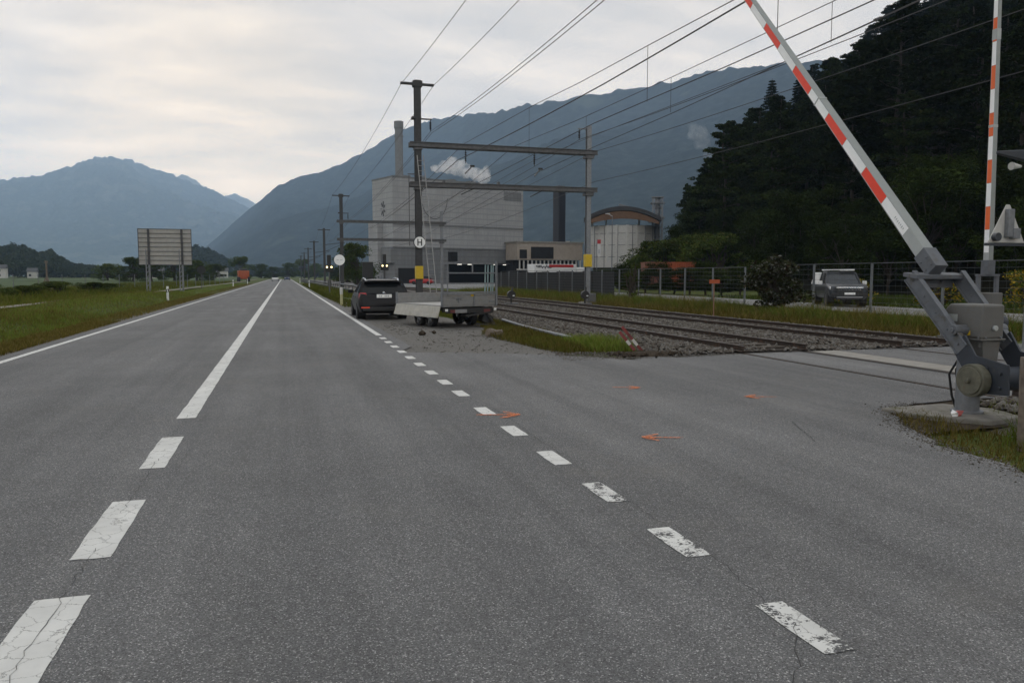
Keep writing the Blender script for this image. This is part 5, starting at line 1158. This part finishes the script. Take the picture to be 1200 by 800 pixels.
# H sign, ladder
e = empty('round_sign', (7.1, 41.72, 3.38), 0, 'round white sign with a black H on the dark mast', 'sign')
MB().cyl((0, -.03, 0), (0, 0, 0), .33, n=36).build('disc', M['reflwhite'], e)
MB().loft([[(math.cos(a) * q[0], q[1], math.sin(a) * q[0]) for q in ((.30, -.034), (.33, -.034), (.34, -.01), (.34, .005))] for a in np.linspace(0, 6.2832, 37)], close=False, caps=False).build('rim', M['black'], e)
MB().box((-.1, -.035, 0), (.055, .012, .36)).box((.1, -.035, 0), (.055, .012, .36)).box((0, -.035, .0), (.15, .011, .055)).build('letter', M['black'], e)
e = empty('ladder', (0, 0, 0), 0, 'long aluminium ladder leaning against the dark mast', 'ladder')
A0, B0 = Vector((7.62, 40.2, -.04)), Vector((7.16, 41.6, 8.0))
for s in (-.17, .17): MB().bar(A0 + ex * s, B0 + ex * s, .03, .075, upv=(0, 1, 0)).build('stile', M['alu'], e)
m = MB()
for k in range(1, 29): c = A0.lerp(B0, k / 29); m.cyl(c - ex * .16, c + ex * .16, .015, n=6)
m.build('rung', M['alu'], e)
# white round sign, dwarf signals, dark board, point levers
e = empty('round_sign', (4.72, 69.8, -.05), 0, 'blank bright white round sign with faint grey dashes on a post', 'sign')
MB().cyl((0, -.03, 3.0), (0, 0, 3.0), .47, n=40).build('disc', M['reflwhite'], e); MB().cyl((0, .04, 0), (0, .04, 3.3), .04, n=10).build('post', M['steel'], e)
m = MB()
for x0 in (-.22, .08):
    for k in range(3): m.box((x0 + k * .075, -.034, 3.0), (.05, .006, .05))
m.build('dash', M['mark'], e)
def dwarf(x, y, z, label):
    e = empty('railway_signal', (x, y, -.05), 0, label, 'railway signal')
    MB().cyl((0, 0, 0), (0, 0, z), .06, n=10).box((0, .08, z * .5), (.3, .05, z * .3)).build('post', M['beamsteel'], e)
    MB().box((0, 0, z + .28), (.72, .18, .6)).box((0, .05, z + 1.0), (.34, .12, .9)).build('head', M['black'], e, bevel=.04)
    for s in (-.19, .19): MB().cyl((s, -.1, z + .4), (s, -.125, z + .4), .075, n=14).build('lamp', M['lit'], e); MB().cyl((s, -.26, z + .46), (s, -.09, z + .46), .1, n=12, caps=False).build('hood', M['black'], e)
dwarf(3.75, 68.5, 1.95, 'small railway signal with two lit lamps left of the round white sign'); dwarf(8.7, 70, 2.1, 'small railway signal with two lit lamps above the roof of the black car')
e = empty('dark_board', (7.1, 69, -.05), 0, 'black rectangular board standing before the factory left corner', 'board')
MB().box((0, 0, 2.1), (.95, .1, 1.45)).build('panel', M['black'], e, bevel=.03); MB().box((-.35, .1, .7), (.08, .08, 1.4)).box((.35, .1, .7), (.08, .08, 1.4)).build('post', M['beamsteel'], e)
for x, y, lb in ((11.78, 40.0, 'black round headed point lever left, between the tracks'), (15.5, 38.6, 'black round headed point lever beside the right mast foot')):
    e = empty('point_lever', (x, y, 0), 0, lb, 'point lever')
    MB().box((0, 0, .05), (.7, .35, .12)).build('base', M['beamsteel'], e); m = MB().cyl((0, 0, .1), (0, 0, .4), .05, n=8).cyl((0, -.1, .55), (0, .1, .55), .22, n=18).cyl((.03, -.05, .75), (.08, .05, .95), .05, n=8); m.build('weight', M['black'], e); MB().box((.1, -.11, .5), (.1, .02, .05)).build('mark', M['white'], e)
e = empty('orange_plate', (15.85, 26.2, 0), 0, 'small orange plate on a thin stick beyond the tracks', 'marker'); MB().cyl((0, 0, -.1), (0, 0, 1.45), .02, n=8).build('stick', simple('rusty stick', (.22, .12, .08), .8), e); MB().box((0, -.03, 1.36), (.44, .02, .15)).build('plate', M['orangepaint'], e)
# ------------------------------------------------------------------ fences
def mesh_fence(x, y0, y1, sp, h, label):
    e = empty('mesh_fence', (x, y0, 0), 0, label, 'fence'); k = int(round((y1 - y0) / sp))
    for i in range(k + 1): MB().box((0, i * sp, h / 2 - .05), (.07, .07, h + .12)).build('post', M['fencepost'], e)
    for i in range(k):
        m = MB(); a, b = i * sp + .04, (i + 1) * sp - .04
        for z in np.arange(.1, h + .01, (h - .1) / 9): m.box((-.045, (a + b) / 2, z), (.008, b - a, .010))
        for y in np.arange(a, b, .3): m.box((-.035, y, h / 2), (.0026, .003, h))
        m.box((-.045, (a + b) / 2, h), (.02, b - a, .03)); m.build('panel', M['fencewire'], e)
mesh_fence(22, 11.2, 31.7, 3.42, 2.07, 'tall grey wire mesh fence in front of the pickup')
mesh_fence(22, 33.5, 78.5, 3.0, 2.0, 'long grey wire mesh fence left of the bramble bush')
e = empty('fence_screen', (22.3, 0, 0), 0, 'dark cloth screen on the fence before the low building', 'screen'); m = MB()
for y in np.arange(50, 82, 2): m.box((.02 * math.sin(y), y + 1, .95), (.03, 1.98, 1.9 + .06 * math.sin(y * 2)))
m.build('cloth', M['screen'], e)
# ------------------------------------------------------------------ factory
Fb = empty('factory_block', (20.35, 150, 0), R(20), 'tall windowless light grey factory block behind the tracks', 'factory')
MB().box((15.8, 4.3, 13.75), (31.6, 8.6, 13.3)).build('upper_wall', M['cladlight'], Fb)
MB().box((15.8, 4.3, 20.55), (31.8, 8.8, .25)).box((15.8, -.06, 11.55), (31.6, .12, .35)).box((15.8, -.04, 7.05), (31.6, .1, .22)).build('trim', M['cladmid'], Fb)
MB().box((14.8, 4.3, 5.5), (30.6, 8.4, 3.0)).box((6.5, 4.3, 2.0), (12.4, 8.4, 4.1)).build('lower_wall', M['cladmid'], Fb)
MB().box((22, 6, 2.0), (18, 4, 4.0)).build('recess', M['darkopen'], Fb)
MB().box((21.8, 1.2, 4.0), (20, 7, .25)).build('canopy', M['roofdark'], Fb)
MB().box((13.6, .02, 5.4), (2.2, .12, 1.9)).build('window', M['darkopen'], Fb); MB().box((3.2, .02, 1.5), (4.2, .16, 3.0)).build('door', M['darkopen'], Fb)
MB().box((28.7, -.03, 18.4), (4.6, .1, 1.9)).build('vent', M['cladmid'], Fb)
for x in (15, 17.5, 24, 26.5): MB().box((x, -.3, 3.82), (.9, .3, .1)).build('lamp', emit('white strip lamp', (1, .95, .85), 1.6), Fb)
m = MB(); r = np.random.default_rng(4)
for k in range(7): a = k * .9; m.bar((-.03, 4 + math.cos(a) * .3, 14.6 + math.sin(a) * .5), (-.03, 4 + math.cos(a) * 1.0, 14.6 + math.sin(a) * 1.5), .05, .35, upv=(0, 1, 0))
m.build('emblem', M['signrib'], Fb)
MB().box((-.6, 6.2, 5.5), (1.2, 4.0, 13)).build('side_tower', M['cladside'], Fb)
m = MB().tube([(6.3, -.1, 17.5)] + [(6.3 + 6 * (1 - math.cos(a)) / 2, -.1, 17 - 4.2 * math.sin(a)) for a in np.linspace(0, 3.14, 12)], .05, 5); m.build('cable', M['wire'], Fb)
for x in (4.5, 8, 15, 20): MB().box((x, 3, 20.95), (1.6, 1.6, .6)).build('roof_unit', M['cladmid'], Fb)
e = empty('chimney', (23.6, 163, 0), 0, 'tall round pale grey chimney behind the factory block', 'chimney'); MB().cyl((0, 0, 0), (0, 0, 32.2), .86, .82, n=26).build('shaft', M['chimgrey'], e); MB().cyl((0, 0, 32.0), (0, 0, 33.4), .98, n=26).cyl((0, 0, 30.3), (0, 0, 30.5), .95, n=26).build('collar', M['chimgrey'], e)
e = empty('chimney', (72.6, 200, 0), R(20), 'tall dark square chimney behind the low building', 'chimney'); MB().box((0, 0, 12.9), (2.6, 2.6, 25.8)).build('shaft', M['chimdark'], e, bevel=.3); MB().box((-2.2, -1.4, 9.6), (7.5, .15, .5)).box((1.8, -1.5, 10.2), (.8, .8, 1.4)).build('railing', M['offwhite'], e)
Lb = empty('low_building', (46.6, 153, 0), R(8), 'low beige factory building with a dark row of columns below', 'factory')
MB().box((7.5, 3, 6.6), (15.4, 6, 3.6)).build('wall', M['beige'], Lb); MB().box((5.5, -.02, 6.3), (5.2, .3, 2.4)).box((1.1, -.02, 6.0), (1.6, .3, 1.8)).build('window', M['darkopen'], Lb); MB().box((7.5, 3, 8.5), (15.8, 6.4, .3)).build('roof', M['concrete'], Lb)
MB().box((7.5, 4, 2.4), (15.4, 4, 4.6)).build('recess', M['darkopen'], Lb)
for k in range(16): MB().box((.4 + k * .96, .3, 3.8), (.22, .3, 1.9)).build('column', M['offwhite'], Lb)
MB().box((7.5, .25, 2.8), (15.4, .4, .25)).build('ledge', M['offwhite'], Lb)
Sl = empty('silo', (69.5, 152, 0), R(-25), 'round pale grey silo drum under an arched timber roof', 'silo')
m = MB(); n_ = 20; m.cyl((0, 0, 3.2), (0, 0, 11.9), 6.75, n=n_, caps=True); m.build('drum', M['offwhite'], Sl)
m = MB()
for z in (5.4, 7.8, 10.2, 11.85): m.loft([[(math.cos(a) * 6.77, math.sin(a) * 6.77, z - .05), (math.cos(a) * 6.80, math.sin(a) * 6.8, z), (math.cos(a) * 6.77, math.sin(a) * 6.77, z + .05)] for a in np.linspace(0, 6.2832, n_ + 1)], close=False, caps=False)
for k in range(14): a = .1 + k * 6.2832 / 14; m.box((math.cos(a) * 6.74, math.sin(a) * 6.74, 7.55), (.1, .1, 8.7), Matrix.Rotation(a, 3, 'Z'))
m.build('seam', M['cladmid'], Sl); MB().cyl((0, 0, 0), (0, 0, 3.2), 6.2, n=30).build('base', M['darkopen'], Sl)
def arc(w_, rise, z0, k=20): return [(-w_ / 2 + w_ * i / k, z0 + rise * (1 - (2 * i / k - 1) ** 2)) for i in range(k + 1)]
o1, o2 = arc(15.6, 2.3, 13.3), arc(15.6, 2.3, 12.5)
MB().prism(o1 + o2[::-1], 'y', -7.4, 6.4).build('roof', M['roofdark'], Sl)
o1, o2 = arc(14.8, 2.2, 12.45), arc(14.8, 1.2, 11.9); MB().prism(o1 + o2[::-1], 'y', -7.2, -6.9).build('timber_arch', M['timber'], Sl)
for x in (-6.4, -3.5, 3.5, 6.4): MB().box((x, 1.5, 12.6), (.3, .3, 2.0)).build('roof_post', M['offwhite'], Sl)
MB().box((5.6, -3.5, 13.2), (.5, .5, 1.6)).build('roof_post', M['offwhite'], Sl)
e = empty('lattice_tower', (77.2, 151, 0), R(-25), 'dark steel tower with platforms and a conveyor at the right of the silo', 'tower'); m = MB()
for x in (-1, 1):
    for y in (-1, 1): m.box((x, y, 9), (.3, .3, 18))
for z in np.arange(2, 18, 2): m.bar((-1, -1, z), (1, -1, z + 2), .16); m.bar((1, -1, z), (-1, -1, z + 2), .14); m.bar((-1, -1, z), (-1, 1, z + 2), .14); m.box((0, 0, z), (2.2, 2.2, .14))
m.cyl((0, 0, 0), (0, 0, 18.2), .6, n=12); m.build('frame', M['steel'], e); MB().box((0, 0, 17.0), (3, 3, .2)).box((0, 0, 18.2), (2.6, 2.6, .2)).box((0, 0, 13.9), (3.0, 3.0, .2)).build('platform', M['steel'], e)
MB().bar((-1, -1, 14.8), (-8.2, -2, 16.6), .5, .35).build('conveyor', M['steel'], e)
# steel dock lamp, banner, grey pole
e = empty('lamp_post', (64.5, 146, 0), 0, 'slim lamp post in front of the silo', 'lamp post'); MB().cyl((0, 0, 0), (0, 0, 13.6), .12, .07, n=8).build('post', M['steel'], e); MB().bar((0, 0, 13.6), (-1.0, -.2, 14.0), .12).box((-1.1, -.2, 14.05), (.9, .35, .16)).build('lamp_head', M['white'], e)
e = empty('banner_flag', (59.5, 142, 0), R(-20), 'white banner flag with a red top before the silo', 'flag'); MB().cyl((0, 0, 0), (0, 0, 8.9), .06, n=8).build('pole', M['steel'], e)
m = MB(); ff = lambda z: .08 * math.sin(z * 1.4)
for k in range(8): z0, z1 = 5.4 + k * .4, 5.8 + k * .4; m.add([(.08, ff(z0), z0), (.75, ff(z0) + .1, z0), (.75, ff(z1) + .1, z1), (.08, ff(z1), z1)], [(0, 1, 2, 3)], 1 if k > 5 else 0)
m.build('cloth', [M['white'], M['red']], e)
MB().box((.42, .0, 6.3), (.2, .14, .8)).build('print', M['mark'], e)
e = empty('grey_pole', (57.7, 143, 0), 0, 'plain thick grey pole standing just behind the right catenary mast', 'pole'); MB().cyl((0, 0, 0), (0, 0, 10.2), .42, n=14).build('shaft', M['steel'], e)
# vehicles and containers in the yard
e = empty('box_truck', (39.5, 112, .02), R(8), 'white truck with a red upper edge behind the dark screen', 'truck'); MB().box((0, 0, 2.1), (7.2, 2.4, 2.3)).build('box_body', M['white'], e, bevel=.05); MB().box((1.0, -1.22, 3.0), (4.2, .04, .4)).build('red_stripe', M['red'], e); m = MB(); rr_ = np.random.default_rng(9)
for k in range(12): m.box((-3.2 + k * .24, -1.21, 2.85 + rr_.uniform(-.12, .12)), (.18, .03, rr_.uniform(.15, .4)))
m.build('dark_graphic', M['signrib'], e); MB().box((4.6, 0, 1.7), (1.7, 2.3, 2.2)).build('cab', M['white'], e, bevel=.15); m = MB()
for x in (-2.4, 4.4):
    for s in (-1, 1): MB().cyl((x, s * .85, .5), (x, s * 1.15, .5), .5, n=16).build('wheel', M['rubber'], e)
def skip(x, y, wd, h, mat, label):
    e = empty('skip_container', (x, y, 0), R(-15), label, 'container'); m = MB(); m.hexa([(-wd / 2 + .2, -1, .3), (wd / 2 - .2, -1, .3), (wd / 2 - .2, 1, .3), (-wd / 2 + .2, 1, .3), (-wd / 2, -1.15, h), (wd / 2, -1.15, h), (wd / 2, 1.15, h), (-wd / 2, 1.15, h)])
    for k in range(9): m.box((-wd / 2 + .3 + k * (wd - .6) / 8, -1.12, h * .55), (.1, .14, h * .8))
    m.build('body', mat, e); [MB().box((0, q * 1.16, h - .08), (wd + .06, .14, .16)).build('rim', mat, e) for q in (-1, 1)]
skip(38.2, 75.5, 2.3, 3.0, M['brownrust'], 'brown steel container behind the fence, below the shrubs'); skip(41.0, 74.5, 2.6, 3.0, M['orangepaint'], 'bright orange container right of the brown one behind the fence')
# ------------------------------------------------------------------ steam and mist
def steam(name, loc, blobs, dens, scale, label, cat, kind=None):
    m, nt, n, l, b = newmat(name); n.remove(b); out = n['Material Output']; v_ = n.new('ShaderNodeVolumePrincipled'); v_.inputs['Color'].default_value = (.97, .97, .98, 1); v_.inputs['Anisotropy'].default_value = .2
    t = noise(n, l, scale, 5, .6); r_ = ramp(n, [(.36, (0, 0, 0)), (.75, (1, 1, 1))]); l.new(t.outputs['Fac'], r_.inputs['Fac'])
    mu = n.new('ShaderNodeMath'); mu.operation = 'MULTIPLY'; mu.inputs[1].default_value = dens; l.new(r_.outputs['Color'], mu.inputs[0]); l.new(mu.outputs[0], v_.inputs['Density']); l.new(v_.outputs[0], out.inputs['Volume'])
    bm = bmesh.new()
    for (c, s) in blobs:
        mt = Matrix.Translation(c) @ Matrix.Diagonal((*s, 1)); bmesh.ops.create_icosphere(bm, subdivisions=3, radius=1, matrix=mt)
    me = bpy.data.meshes.new(name); bm.to_mesh(me); bm.free(); o = bpy.data.objects.new(name, me); COL.objects.link(o); me.materials.append(m); o.location = loc
    rm = o.modifiers.new('r', 'REMESH'); rm.mode = 'VOXEL'; rm.voxel_size = max(s[0] for c, s in blobs) / 9
    dt_ = bpy.data.textures.new(name, 'CLOUDS'); dt_.noise_scale = max(s[0] for c, s in blobs) * .5; dm_ = o.modifiers.new('d', 'DISPLACE'); dm_.texture = dt_; dm_.strength = max(s[0] for c, s in blobs) * .55; dm_.mid_level = .55
    return tag(o, label, cat)
steam('steam_cloud', (36.5, 156, 21.2), [((3.6, 0, .3), (1.5, 1.3, 1.2)), ((4.4, 0, .9), (.7, 1, 1.0)), ((2.0, 0, 1.1), (1.7, 1.4, 1.5)), ((4.2, 0, 2.2), (.9, .9, 1.0)), ((-3.2, 0, 3.4), (1.3, 1.2, 1.1)), ((-.9, 0, 2.9), (1.0, 1, 1.0)), ((-.1, 0, 1.6), (1.7, 1.4, 1.6)), ((-2.2, 0, 2.2), (1.8, 1.4, 1.7)), ((-4.2, 0, 2.4), (1.8, 1.4, 1.3)), ((-6.2, 0, 1.9), (1.5, 1.3, .8))], 1.5, .55, 'white steam drifting off the roof of the factory block', 'steam')

steam('mist_wisp', (0, 0, 0), [((820, 1430, 290), (24, 22, 17)), ((832, 1432, 272), (19, 18, 16)), ((808, 1430, 303), (13, 12, 10)), ((848, 1432, 250), (16, 16, 12)), ((860, 1432, 235), (18, 16, 9))], .013, .07, 'pale wisp of mist hanging on the dark mountainside left of the forest', 'mist')
